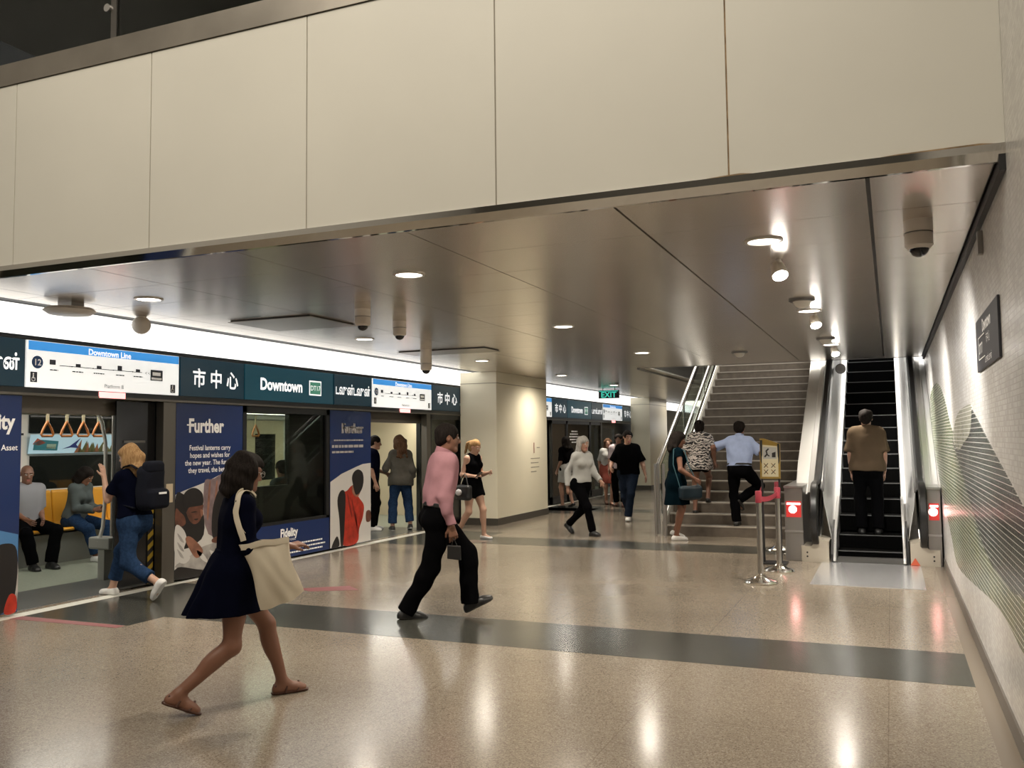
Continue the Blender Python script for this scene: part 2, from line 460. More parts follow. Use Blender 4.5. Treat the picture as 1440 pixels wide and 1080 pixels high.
def dress_person(pp, name, label, group, skin, top=None, bottom=None, skirt=None, shoes=None, hair=None, seated=False, extra=None):
    """builds the figure from Person pp: body mesh + clothing and hair children"""
    S, h = pp.S, pp.h
    root = thing('person', label, 'person', tuple(pp.loc), group, rz=-pp.yaw)
    b = Shape(); pp.torso(b)
    for sd in 'LR':
        pp.arm(b, sd); pp.hand(b, sd); pp.leg(b, sd); pp.footshape(b, sd, 0 if not shoes or shoes.get('low') else -.007*S)
    pp.headshape(b)
    V, F = b.mesh(h)
    c = V[F].mean(1); L = (c-pp.HC) @ pp.RH/S
    mi = np.zeros(len(F), int)
    lips = (abs(L[:,0]) < .021) & (L[:,1] > .075) & (L[:,2] < -.056) & (L[:,2] > -.079); mi[lips] = 1
    for e in (-1, 1):
        d = np.sqrt((L[:,0]-e*.031)**2+((L[:,1]-.077))**2+((L[:,2]-.006))**2); mi[(d < .0140) & (L[:,1] > .079) & (abs(L[:,2]-.006) < .0065)] = 2
        mi[(np.hypot(L[:,0]-e*.031, L[:,2]-.006) < .0052) & (L[:,1] > .079)] = 3
        mi[(abs(L[:,0]-e*.031) < .02) & (abs(L[:,2]-.0265+.1*(abs(L[:,0]-e*.031))) < .004) & (L[:,1] > .06)] = 4
    hm = hair['mat'] if hair else M_('hair_black')
    body = np_mesh('body', V, F, [skin, M_('lips'), M_('eye_white'), M_('eye_dark'), hm], root, mi)
    # --- top
    if top:
        t = Shape(); zm = top.get('hem', -.02); off = top.get('off', .014)
        pp.torso(t, zmin=min(zm, -.03) if zm < .0 else -.2, zmax=.6)
        if zm < -.05:
            for sd in 'LR': t.cone(pp.hipj[sd], pp.hipj[sd]+(pp.knee[sd]-pp.hipj[sd])*.3, .1*S, .1*S, k=.05)
        sl = top.get('sleeve', 0)
        hp = pp.lv(zm)+V3(0, 0, off); t.cut(hp, pp.RC @ V3(0, 0, -1) if zm > 0 else V3(0, 0, -1))
        for sd in 'LR':
            if sl:
                A = Shape(); pp.arm(A, sd, sl, 0, top.get('loose', .008))
                e = pp.sh[sd]+(pp.elb[sd]-pp.sh[sd])*sl if sl <= 1 else pp.elb[sd]+(pp.wri[sd]-pp.elb[sd])*(sl-1)
                t.limb(A, e, pp.elb[sd]-pp.sh[sd] if sl <= 1 else pp.wri[sd]-pp.elb[sd], .022)
        t.grow(off)
        if not sl:
            for sd in 'LR':
                o = pp.sg[sd]; t.ell(pp.sh[sd]+pp.RC @ V3(o*.055*S, 0, 0), V3(.068, .12, .1)*S, pp.RC, k=.005, op='-')
        t.wrinkle(top.get('wr', .004), 30, top.get('seed', 1))
        nk = top.get('neck', .07)
        t.ell(pp.N+pp.RC @ V3(0, .012*S, .065*S), V3(nk, nk, .075)*S, pp.RC, k=.004, op='-')
        if top.get('deep'): t.ell(pp.N+pp.RC @ V3(0, .09*S, -.01*S), V3(.075, .07, .07)*S, pp.RC, k=.004, op='-')
        V, F = t.mesh(top.get('h', h)); o = np_mesh(top.get('name', 'shirt'), V, F, top['mat'], root)
        if top.get('label'): o['label'] = top['label']
        if top.get('collar'):
            k = Shape(); k.cone(pp.N+pp.RC @ V3(0, -.01*S, -.01*S), pp.N+.5*(pp.HC-pp.N)+pp.RC @ V3(0, -.012*S, 0), .082*S, .068*S, k=.01)
            k.cut(pp.N+.36*(pp.HC-pp.N), pp.RC @ V3(0, .25, 1)); k.ell(pp.N+pp.RC @ V3(0, .1*S, 0), V3(.035, .06, .09)*S, pp.RC, k=.005, op='-')
            V, F = k.mesh(h); np_mesh('collar', V, F, top['mat'], o)
    # --- trousers
    if bottom:
        t = Shape(); off = bottom.get('off', .012); up = bottom.get('upto', 1.97)
        pp.torso(t, zmin=-.2, zmax=.12)
        for sd in 'LR':
            A = Shape(); pp.leg(A, sd, bottom.get('ex', 0), up, bottom.get('kx', .01), bottom.get('ax', .02), straight=bottom.get('straight', True))
            a, b2, c2 = pp.hipj[sd], pp.knee[sd], pp.ank[sd]
            e = a+(b2-a)*up if up <= 1 else b2+(c2-b2)*(up-1)
            t.limb(A, e, b2-a if up <= 1 else c2-b2, .04)
        t.grow(off); t.wrinkle(bottom.get('wr', .005), 26, 5)
        w = pp.lv(bottom.get('waist', .1)); t.cut(w, pp.RC @ V3(0, 0, 1))
        V, F = t.mesh(h); o = np_mesh(bottom.get('name', 'trousers'), V, F, bottom['mat'], root)
        if bottom.get('belt'):
            k = Shape(); pp.torso(k, -.2, .3); k.grow(off+.006); z0 = bottom.get('waist', .1)
            k.cut(pp.lv(z0), pp.RC @ V3(0, 0, 1)); k.cut(pp.lv(z0-.035), pp.RC @ V3(0, 0, -1)); V, F = k.mesh(h); np_mesh('belt', V, F, M_('black_leather'), o)
    # --- skirt
    if skirt:
        z1 = pp.lv(skirt.get('top', .14))[2]; z0 = pp.P[2]-skirt['len']*S; c0 = pp.P; rx, ry = skirt.get('r1', (.215, .2)); sy = skirt.get('sway', (0, 0)); n = skirt.get('n', 7); amp = skirt.get('amp', .018)
        r0 = skirt.get('r0', (.128, .1)); ct = pp.lv(skirt.get('top', .14))
        def fn(X, Y, Z, inner=0):
            t = np.clip((z1-Z)/(z1-z0), 0, 1); tt = t**.8
            cx = ct[0]+(c0[0]+sy[0]-ct[0])*tt; cy = ct[1]+(c0[1]+sy[1]-ct[1])*tt
            a = r0[0]*S+(rx-r0[0])*S*tt-inner; b = r0[1]*S+(ry-r0[1])*S*tt-inner
            x, y = X-cx, Y-cy; th = np.arctan2(y/b, x/a)
            k0 = np.sqrt((x/a)**2+(y/b)**2); rr = 1+amp/.2*tt*(np.sin(n*th+1.3)+.5*np.sin(n*1.7*th))
            return np.maximum((k0-rr)*np.minimum(a, b)*.9, np.maximum(Z-z1, z0-Z))
        t = Shape()
        m = max(rx, ry)*S+.15
        lo, hi = V3(c0[0]-m, c0[1]-m, z0), V3(c0[0]+m, c0[1]+m, z1)
        t.fun(fn, lo, hi); pp.torso(t, -.2, .1)
        for sd in 'LR': t.cone(pp.hipj[sd], pp.knee[sd], .09*S, .07*S, k=.07)
        t.grow(.012); t.cut(V3(0, 0, z0), V3(0, 0, -1)); t.wrinkle(.004, 25, 4); t.fun(lambda X, Y, Z: np.maximum(fn(X, Y, Z, .014), np.maximum(Z-z0-.12, z0-.05-Z)), lo-V3(0, 0, .1), hi, op='-')
        V, F = t.mesh(h); np_mesh('skirt', V, F, skirt['mat'], root)
    # --- shoes
    if shoes:
        for sd in 'LR':
            t = Shape(); pp.footshape(t, sd, shoes.get('ex', .007)*S); M = pp.footframe(sd); A = pp.ank[sd]
            t.cone(A+M @ V3(0, -.04*S, -.068*S), A+M @ V3(0, .15*S, -.072*S), .034*S, .03*S, k=.02)
            t.cut(A+M @ V3(0, 0, -.081*S), M @ V3(0, 0, -1)); t.cut(A+M @ V3(0, 0, shoes.get('cut', .0)*S), M @ V3(0, .1, 1))
            if shoes.get('low'): t.cut(A+M @ V3(0, 0, -.066*S), M @ V3(0, 0, 1))
            V, F = t.mesh(min(h, .006)); c = V[F].mean(1); z = ((c-A) @ M)[:, 2]/S
            mi = (z < shoes.get('sole', -.066)).astype(int)
            o = np_mesh(shoes.get('name', 'shoe'), V, F, [shoes['mat'], shoes.get('solemat', shoes['mat'])], root, mi)
            if shoes.get('low'):
                k = MB(); q = lambda x, y, z: A+M @ (V3(x, y, z)*S)
                for (y, z) in ((.02, .0), (.1, -.022)):
                    k.tube([q(-.042, y-.01, -.068), q(-.036, y, z-.03), q(0, y+.01, z+.006), q(.036, y, z-.03), q(.042, y-.01, -.068)], .0085*S, 8)
                k.tube([q(-.03, .0, -.03), q(-.02, -.05, -.025), q(.02, -.05, -.025), q(.03, .0, -.03)], .0085*S, 8)
                me = k; o2 = link_mesh('strap', bpy.data.meshes.new('strap'), o)
                o2.data.from_pydata([tuple(v) for v in me.v], [], me.f); o2.data.materials.append(shoes['mat'])
    # --- hair
    if hair:
        q = pp.HL; t = Shape(); g = hair.get('vol', .012); M = pp.RH
        t.ell(q(0, -.018, .034), (V3(.075, .094, .083)+g)*S, M, k=.01)
        st = hair.get('style', 'short')
        if st == 'short':
            t.ell(q(0, -.055, -.02), V3(.066, .05, .06)*S+g*.5, M, k=.03)
        if st in ('bob', 'long', 'bun', 'pony'):
            t.ell(q(0, -.05, -.03), V3(.078, .062, .085)*S+g, M, k=.03)
        if st in ('bob', 'long'):
            zl = -.125 if st == 'bob' else -.14
            for e in (-1, 1): t.cone(q(e*.066, -.01, .02), q(e*.07, -.015, zl), .027*S+g, .03*S+g, k=.03)
            t.cone(q(0, -.07, 0), q(0, -.075, zl), .055*S+g, .058*S+g, k=.03)
        if st == 'long':
            L = hair.get('len', .3)
            for e in (-.06, -.02, .02, .06):
                p0 = q(e, -.07, -.08); t.cone(p0, V3(p0[0], p0[1]-.03*S, p0[2])+pp.RC @ V3(e*.3*S, -.02*S, -L*S+abs(e)*.6), .045*S, .026*S, k=.03)
        if st == 'bun': t.ell(q(0, -.115, .07), V3(.042, .04, .042)*S, M, k=.015)
        if st == 'pony': t.cone(q(0, -.115, .03), q(0, -.16, -.02), .03*S, .034*S, k=.02); t.cone(q(0, -.16, -.02), q(0, -.15, -.2), .034*S, .015*S, k=.02)
        # face opening
        t.ell(q(0, .10, -.035), V3(.064, .085, .085)*S, M, k=.02, op='-')
        if st == 'short': t.cut(q(0, 0, -.075), M @ V3(0, .35, -1))
        if st in ('bun', 'pony', 'short'):
            for e in (-1, 1): t.ell(q(e*.085, .012, -.03), V3(.03, .04, .05)*S, M, k=.01, op='-')
        t.wrinkle(hair.get('wr', .005), hair.get('fr', 55), 3)
        V, F = t.mesh(min(h, .006)); np_mesh('hair', V, F, hair['mat'], root)
    return root
def M_(n): return MATS[n]
# ------------------------------------------------------------------ palette
mat('lips', (.45,.16,.14), .4); mat('eye_white', (.75,.73,.7), .25); mat('eye_dark', (.03,.02,.015), .15)
mat('black_leather', (.012,.012,.012), .38)
steel = mat('brushed_steel', (.62,.61,.6), .28, 1.0); mirror_steel = mat('mirror_steel', (.72,.7,.66), .06, 1.0, bump=(6, .02))
dark_steel = mat('dark_steel', (.2,.19,.18), .35, 1.0); rail_metal = mat('bronze_metal', (.30,.275,.24), .42, .85, noise=(1.5, .2))
cream = mat('cream_panel', (.74,.72,.645), .36, spec=.4, noise=(.6, .05)); seam_dark = mat('seam_dark', (.34,.31,.25), .8)
seam_rust = mat('seam_rust', (.32,.22,.12), .8, noise=(12, .5))
colm = mat('column_cream', (.84,.78,.61), .35, noise=(.8, .04)); black = mat('black_matt', (.012,.012,.013), .55); black_gloss = mat('black_gloss', (.008,.008,.009), .12)
white_paint = mat('white_paint', (.78,.77,.74), .4); offwhite = mat('offwhite_plastic', (.62,.58,.52), .45)
dark_wall = mat('dark_wall', (.05,.052,.05), .6); grey_wall = mat('grey_wall', (.45,.44,.42), .6)
glass = mat('clear_glass', (.9,.95,.93), .02, trans=1.0); glass.node_tree.nodes['Principled BSDF'].inputs['IOR'].default_value = 1.2
glass_green = mat('green_glass', (.75,.88,.82), .03, trans=1.0); glass_green.node_tree.nodes['Principled BSDF'].inputs['IOR'].default_value = 1.2
rubber = mat('black_rubber', (.01,.01,.01), .33)
XW = .545; XP = -7.58; ZC = 2.88; YB = 4.72

# brushed ceiling metal
ceil_m = mat('ceiling_metal', (.70,.645,.585), .24, .8, noise=(.7, .07))
# terrazzo floor
def terrazzo(name, base, chip, dark, joint=True, rough=.17):
    m = mat(name, base, rough); N, L, b = nodes(m)
    tc = N.new('ShaderNodeTexCoord')
    v = N.new('ShaderNodeTexVoronoi'); v.inputs['Scale'].default_value = 150; L.new(tc.outputs['Object'], v.inputs['Vector'])
    r = N.new('ShaderNodeValToRGB'); e = r.color_ramp.elements
    e[0].position = 0; e[0].color = (*dark, 1); e[1].position = .22; e[1].color = (*base, 1)
    x = e.new(.14); x.color = (*dark, 1); x = e.new(.75); x.color = (*base, 1); x = e.new(.86); x.color = (*chip, 1)
    sep = N.new('ShaderNodeSeparateColor'); L.new(v.outputs['Color'], sep.inputs['Color']); L.new(sep.outputs[0], r.inputs['Fac'])
    n = N.new('ShaderNodeTexNoise'); n.inputs['Scale'].default_value = .9; n.inputs['Detail'].default_value = 4; L.new(tc.outputs['Object'], n.inputs['Vector'])
    mx = N.new('ShaderNodeMix'); mx.data_type = 'RGBA'; mx.blend_type = 'MULTIPLY'; mx.inputs['Factor'].default_value = .35
    L.new(r.outputs['Color'], mx.inputs[6]); L.new(n.outputs['Fac'], mx.inputs[7])
    mr = N.new('ShaderNodeMapRange'); mr.inputs[3].default_value = rough-.05; mr.inputs[4].default_value = rough+.07; L.new(n.outputs['Fac'], mr.inputs[0]); L.new(mr.outputs[0], b.inputs['Roughness'])
    out = mx.outputs[2]
    if joint:
        sp = N.new('ShaderNodeSeparateXYZ'); L.new(tc.outputs['Object'], sp.inputs[0]); ms = []
        for ax, per, off in ((0, 1.345, .07), (1, 1.28, .01)):
            a = N.new('ShaderNodeMath'); a.operation = 'ADD'; a.inputs[1].default_value = off+per*20; L.new(sp.outputs[ax], a.inputs[0])
            q = N.new('ShaderNodeMath'); q.operation = 'MODULO'; q.inputs[1].default_value = per; L.new(a.outputs[0], q.inputs[0])
            c = N.new('ShaderNodeMath'); c.operation = 'LESS_THAN'; c.inputs[1].default_value = .006; L.new(q.outputs[0], c.inputs[0]); ms.append(c)
        mxx = N.new('ShaderNodeMath'); mxx.operation = 'MAXIMUM'; L.new(ms[0].outputs[0], mxx.inputs[0]); L.new(ms[1].outputs[0], mxx.inputs[1])
        sc = N.new('ShaderNodeMath'); sc.operation = 'MULTIPLY'; sc.inputs[1].default_value = .45; L.new(mxx.outputs[0], sc.inputs[0])
        m2 = N.new('ShaderNodeMix'); m2.data_type = 'RGBA'; L.new(sc.outputs[0], m2.inputs['Factor']); L.new(out, m2.inputs[6]); m2.inputs[7].default_value = (.12, .09, .06, 1); out = m2.outputs[2]
    L.new(out, b.inputs['Base Color']); return m
floor_m = terrazzo('terrazzo_beige', (.30,.25,.192), (.40,.35,.28), (.20,.16,.12), rough=.17)
band_m = terrazzo('granite_grey', (.062,.062,.052), (.09,.09,.078), (.036,.036,.03), joint=False, rough=.19)
# mosaic tiles
def mosaic(name, cols, mortar, scale=1.0, rough=.25, row=.028, mort=.003):
    m = mat(name, cols[0], rough); N, L, b = nodes(m)
    tc = N.new('ShaderNodeTexCoord'); mp = N.new('ShaderNodeMapping'); mp.inputs['Rotation'].default_value = (0, R(90), R(90)); 
    sp = N.new('ShaderNodeSeparateXYZ'); cb = N.new('ShaderNodeCombineXYZ'); L.new(tc.outputs['Object'], sp.inputs[0])
    L.new(sp.outputs[1], cb.inputs[0]); L.new(sp.outputs[2], cb.inputs[1])
    br = N.new('ShaderNodeTexBrick'); br.offset = 0.5; L.new(cb.outputs[0], br.inputs['Vector'])
    br.inputs['Scale'].default_value = 1/scale; br.inputs['Brick Width'].default_value = .05; br.inputs['Row Height'].default_value = row; br.inputs['Mortar Size'].default_value = mort; br.inputs['Mortar Smooth'].default_value = .2
    n = N.new('ShaderNodeTexNoise'); n.inputs['Scale'].default_value = 3.2; n.inputs['Detail'].default_value = 6; L.new(tc.outputs['Object'], n.inputs['Vector'])
    r = N.new('ShaderNodeValToRGB'); e = r.color_ramp.elements; e[0].position = .32; e[0].color = (*cols[0], 1); e[1].position = .68; e[1].color = (*cols[-1], 1)
    for i, c in enumerate(cols[1:-1]): x = e.new(.32+.36*(i+1)/(len(cols)-1)); x.color = (*c, 1)
    L.new(n.outputs['Fac'], r.inputs['Fac'])
    br.inputs['Mortar'].default_value = (*mortar, 1); L.new(r.outputs['Color'], br.inputs['Color1'])
    hs = N.new('ShaderNodeHueSaturation'); hs.inputs['Value'].default_value = .82; L.new(r.outputs['Color'], hs.inputs['Color']); L.new(hs.outputs[0], br.inputs['Color2'])
    L.new(br.outputs['Color'], b.inputs['Base Color'])
    bp = N.new('ShaderNodeBump'); bp.inputs['Strength'].default_value = .35; bp.inputs['Distance'].default_value = .004
    n2 = N.new('ShaderNodeTexNoise'); n2.inputs['Scale'].default_value = 22; L.new(tc.outputs['Object'], n2.inputs['Vector'])
    ad = N.new('ShaderNodeMath'); ad.operation = 'MULTIPLY_ADD'; ad.inputs[1].default_value = -1.; L.new(br.outputs['Fac'], ad.inputs[0]); L.new(n2.outputs['Fac'], ad.inputs[2])
    L.new(ad.outputs[0], bp.inputs['Height']); L.new(bp.outputs['Normal'], b.inputs['Normal'])
    return m
wall_tile = mosaic('mosaic_white', [(.74,.72,.69), (.68,.66,.63), (.77,.75,.73)], (.58,.56,.53))
mur_green = mosaic('mosaic_green', [(.07,.10,.035), (.17,.20,.09), (.03,.08,.04), (.20,.18,.09)], (.74,.72,.66), row=.032, mort=.003)
mur_dark = mosaic('mosaic_slate', [(.008,.014,.016), (.03,.042,.042), (.008,.024,.018), (.05,.06,.055)], (.62,.60,.55), row=.034, mort=.0024)
mur_pale = mosaic('mosaic_pale', [(.22,.24,.17), (.38,.38,.30), (.30,.31,.24)], (.74,.72,.66), row=.032, mort=.003)

# ------------------------------------------------------------------ shell
struct('floor', 'polished beige terrazzo platform floor', 'floor', MB().box(XP-.17, XW+.3, -7, 40, -.2, 0), floor_m)
b = MB()
b.box(-6.2, XW, 6.39, 7.32, -.05, .0012); b.box(XP+.10, -6.2, 5.97, 8.0, -.05, .0012)
struct('trim_1', 'dark grey granite band crossing the floor to the nearest train door', 'floor band', b, band_m)
b = MB()
b.box(-6.2, -3.65, 12.58, 13.52, -.05, .0012); b.box(-3.65, -1.3, 12.58, 13.45, -.05, .0012); b.box(XP+.10, -6.2, 12.12, 14.2, -.05, .0012)
struct('trim_2', 'dark grey granite floor band in front of the stairs', 'floor band', b, band_m)
b = MB(); b.box(XP+.10, -4.6, 18.9, 19.7, -.05, .0012); b.box(XP+.10, -6.2, 18.3, 20.4, -.05, .0012)
struct('trim_3', 'far dark grey floor band behind the column', 'floor band', b, band_m)
b = MB(); b.box(XP-.06, XP+.10, -7, 40, -.1, .003)
struct('trim_4', 'pale steel sill strip along the screen doors', 'sill', b, mat('sill_metal', (.78,.76,.68), .35, .3))
redm = mat('red_marking', (.22,.07,.07), .5)
b = MB(); b.prism([(-7.5, 5.82, 0), (-6.22, 5.86, 0), (-6.22, 5.95, 0), (-7.5, 5.95, 0)], (0,0,.002))
b.prism([(-5.75, 8.0, 0), (-5.3, 8.25, 0), (-5.55, 8.45, 0), (-6.0, 8.1, 0)], (0,0,.002))
tag(b.build('floor_marking', redm), 'faded red queue marking taped on the floor by the open train door', 'floor marking')
b = MB(); b.prism([(-6.35, 12.75, 0), (-6.2, 12.65, 0), (-5.95, 12.62, 0), (-5.9, 12.9, 0), (-6.2, 13.0, 0)], (0,0,.0025))
tag(b.build('floor_marking', mat('faded_marking', (.24,.18,.14), .5)), 'worn dark arrow marking on the floor before the far train door', 'floor marking')

b = MB(); b.box(XW, XW+.3, -7, 40, 0, 8); struct('wall_right', 'white mosaic tiled side wall', 'wall', b, wall_tile)
b = MB(); b.box(XW-.012, XW, -7, 12.0, 0, .11); struct('baseboard_right', 'dark base strip along the tiled wall', 'baseboard', b, mat('base_dark', (.11,.095,.08), .35))
b = MB(); b.box(XW-.11, XW-.012, -7, 12.0, -.05, .0015); struct('trim_5', 'dark floor border along the tiled wall', 'floor border', b, mat('border_dark', (.2,.165,.125), .25))
b = MB(); b.box(XW-.03, XW, YB, 16.0, ZC-.05, ZC+.03); struct('trim_6', 'black shadow gap between wall and metal ceiling', 'trim', b, black)
# concave green ridge patterns in the mosaic: one mural with three hills
mu = thing('mosaic_mural', 'green and slate hill shapes set in the white mosaic wall', 'mural', (XW, 8, 0))
def hill(pts, x, m, nm, lab):
    P = spline(pts, 6); o = MB().prism([(XW-x, y, z) for y, z in P], (x, 0, 0)).build(nm, m, mu); o['label'] = lab
hill([(14.6,1.95),(14.35,2.14),(13.1,2.24),(11.8,2.2),(10.7,1.99),(9.67,1.66),(8.6,1.55),(7.6,1.4),(6.6,1.2),(5.4,1.05),(4.2,1.0),(3.2,.9),(2.6,.6),(3.2,.5),(4.2,.52),(4.91,.54),(5.45,.57),(6.23,.56),(7.58,.46),(9.0,.36),(9.78,.36),(10.5,.56),(11.97,.9),(13.9,1.5)], .003, mur_green, 'hill', 'olive green hill')
hill([(9.5,1.55),(8.63,1.74),(7.53,1.80),(6.95,1.72),(6.14,1.55),(5.15,1.35),(4.5,1.22),(3.4,1.0),(2.6,.85),(3.2,.7),(4.2,.85),(5.4,.78),(6.6,.82),(7.6,1.05),(8.6,1.3)], .005, mur_dark, 'hill', 'dark slate hill')
hill([(9.4,1.56),(8.7,1.76),(7.5,1.81),(7.2,1.77),(7.45,1.6),(8.1,1.52),(8.8,1.45)], .007, mur_pale, 'hill', 'pale grey peak')
# wall sign
s_ = thing('wall_sign', 'dark grey directional sign on the tiled wall', 'sign', (XW-.03, 5.87, 2.15))
MB().box(XW-.014, XW-.002, 5.22, 6.49, 1.985, 2.31).build('panel', mat('sign_grey', (.035,.035,.042), .5, spec=.3), s_, bevel=.002)
b = MB(); ux, uy = (0,-1,0), (0,0,1); x = XW-.0145
text_into(b, 'Downtown', .105, (x, 6.05, 2.205), ux, uy, bold=.003)
b.box(x-.002, x, 5.95, 6.33, 2.185, 2.19); b.box(x-.002, x, 5.95, 6.33, 2.05, 2.055); b.box(x-.002, x, 6.325, 6.33, 2.05, 2.19)
text_into(b, 'DT17', .09, (x, 6.29, 2.085), ux, uy, bold=.002); text_into(b, '市中心', .07, (x, 5.85, 2.12), ux, uy); text_into(b, 'டவுன்டவுன்', .055, (x, 5.95, 2.01), ux, uy)
b.build('lettering', mat('sign_white', (.95,.95,.95), .5), s_, fixn=False)
b = MB(); b.box(XW-.03, XW, 5.93, 5.99, 2.66, 2.80); tag(b.build('wall_bracket', mat('bracket_grey', (.3,.29,.28), .5), bevel=.004), 'small grey bracket on the tiled wall just under the ceiling', 'bracket')

# bulkhead
seams = [-7.475, -6.13, -4.765, -3.43, -2.087, -.741, .6]
b = MB()
for a, c in zip(seams[:-1], seams[1:]): b.box(a+.004, min(c-.004, XW), YB, YB+.03, 2.958, 4.372)
b.box(-7.58, XW, YB+.028, YB+.06, 2.93, 4.38, 1)
for i, x in enumerate(seams[1:-1]): b.box(x-.006, x+.006, YB+.006, YB+.03, 2.95, 4.37, 2 if i == 4 else 1)
struct('wall_front', 'cream panelled bulkhead wall over the platform', 'wall', b, [cream, seam_dark, seam_rust], bevel=.002)
b = MB(); b.prism([(-7.58, YB-.012, 2.958), (-7.58, YB+.05, 2.958), (-7.58, YB+.05, 2.878), (-7.58, YB+.022, 2.878), (-7.58, YB-.010, 2.922)], (8.125, 0, 0))
struct('trim_7', 'mirror steel strip under the cream bulkhead', 'trim', b, mirror_steel)
for x0, x1, w in ((-.86,-.62,'at the foot of the rusty seam'), (.0,.5,'beside the tiled wall')):
    b = MB(); b.prism([(x0, YB-.013, 2.958), (x1, YB-.013, 2.958), (x1-.06, YB-.013, 2.966), (x0+.08, YB-.013, 2.963)], (0,.014,0))
    tag(b.build('rust_stain', seam_rust, None), 'thin rust stain on the cream bulkhead edge '+w, 'stain')
# gallery rail on top of the bulkhead
b = MB(); b.box(-9, XW, YB-.012, YB+.12, 4.376, 4.547); struct('trim_8', 'dull bronze metal base of the upper gallery glass', 'trim', b, rail_metal)
g_ = thing('glass_balustrade', 'dark glass balustrade of the upper gallery above the bulkhead', 'balustrade', (-4, YB, 4.547))
for i, (a, c) in enumerate(((-9, -6.5), (-6.49, -5.18), (-5.12, -2.45), (-2.44, .2))): MB().box(a, c, YB+.02, YB+.035, 4.547, 5.65).build('pane', glass, g_)
MB().box(-5.175, -5.12, YB+.01, YB+.05, 4.547, 5.65).build('mullion', dark_steel, g_)
MB().lathe((-5.2, YB+.005, 4.79), [(0,-.012),(.03,-.012),(.03,.012),(0,.012)], 16, axis='y').build('clamp', steel, g_)
b = MB(); b.box(-9, XW, YB+.06, 16.0, 2.94, 4.37); b.box(-9, -4.25, 16.0, 40, 2.94, 4.37)
struct('floor_upper', 'upper gallery floor slab', 'floor', b, dark_wall)
b = MB(); b.box(-12, XW, 11.8, 12.0, 4.37, 8); struct('wall_upper', 'dark wall behind the upper gallery glass', 'wall', b, dark_wall)
b = MB(); b.box(-12, XW+.3, -7, 40, 7.6, 7.8); struct('ceiling_upper', 'high ceiling of the atrium', 'ceiling', b, mat('upper_ceiling', (.5,.47,.4), .7))
b = MB(); b.box(-12, XW+.3, -7.2, -7, 0, 8); wb_ = struct('wall_back', 'plain wall behind the viewer', 'wall', b, mat('back_wall', (.10,.095,.085), .5))  # wall coloured dark to deepen the steel strip's reflection
for x0, x1, nm, m_ in ((-6.8,-5.2,'board','w'), (-4.9,-3.0,'doorway','d'), (-2.6,-1.8,'board','b'), (-1.5,.1,'doorway','d')):  # boards and doorways added out of view, only to be mirrored in the steel strip
    MB().box(x0, x1, -7.0, -6.95, 0 if m_ == 'd' else .8, 2.4).build(nm, {'w': mat('reflection_board_white', (.8,.8,.78), .4, emit=(1,1,.97), estr=1.2), 'd': black, 'b': mat('reflection_board_blue', (.02,.08,.3), .4)}[m_], wb_)
b = MB(); b.box(-12, XW+.3, 38, 38.2, 0, 8); struct('wall_far', 'far end wall of the platform', 'wall', b, mat('far_wall', (.55,.5,.4), .6))
b = MB(); b.box(XP-.3, XP-.02, -7, YB, 2.62, 8); struct('wall_left', 'wall above the screen doors in the atrium', 'wall', b, grey_wall)
b = MB(); b.box(-4.25, XW, 27, 27.2, 2.6, 8); b.box(-4.6, -4.3, 16.5, 27, 4.37, 7.6); struct('wall_stairwell', 'pale wall at the top of the stairs', 'wall', b, grey_wall)

# metal ceiling panels
b = MB(); xs = [XW-.035, -.065, -1.39, -2.73, -4.06, -5.40, -6.74, -7.12]
ys = list(np.arange(YB+.05, 16.0, .752)); 
def cpan(x0, x1, y0, y1, gx=.012): b.box(x1+gx, x0-gx, y0+.003, y1-.003, ZC, ZC+.03)
for i in range(len(xs)-1):
    for k in range(15): cpan(xs[i], xs[i+1], YB+.05+k*.752, YB+.05+(k+1)*.752, .011 if i in (0,1) else .004)
for i in range(4, len(xs)-1):
    for k in range(28): cpan(xs[i], xs[i+1], YB+.05+(15+k)*.752, YB+.05+(16+k)*.752, .004)
b.box(-7.12, XW, YB+.05, 16.0, ZC+.031, ZC+.06, 1); b.box(-7.12, -4.25, 16.0, 38, ZC+.031, ZC+.06, 1)
struct('ceiling', 'satin metal panel ceiling over the platform', 'ceiling', b, [ceil_m, black])
b = MB(); b.box(-4.25, XW, 15.98, 16.03, ZC-.004, 3.0); b.box(-4.27, -4.22, 16.0, 27, ZC-.02, 4.4)
struct('trim_9', 'steel edge of the ceiling opening above the stairs', 'trim', b, dark_steel)
# lit cove above the screen doors
cove_e = mat('cove_light', (.9,.9,.9), .5, emit=(1.0,.985,.95), estr=3.2)
cv = thing('cove_light', 'long bright white cove light above the screen doors', 'light', (XP, 15, 2.62))
MB().box(-7.50, -7.12, YB+.06, 37.5, 2.955, 2.97).build('diffuser', cove_e, cv)
MB().box(XP-.02, XP+.0, YB+.06, 37.5, 2.64, 2.93).build('back_panel', mat('cove_glow_white', (.85,.84,.82), .5, emit=(1,.985,.95), estr=1.2), cv)  # panel glows itself, standing in for cove light falling on the wall
b = MB(); b.box(-7.13, -7.115, YB+.06, 37.5, ZC, 2.955); b.box(XP, -7.12, YB+.06, 37.5, 2.975, 3.0); b.build('housing', white_paint, cv)
MB().box(-7.36, -7.34, YB+.06, 37.5, 2.945, 2.955).build('rib', offwhite, cv)

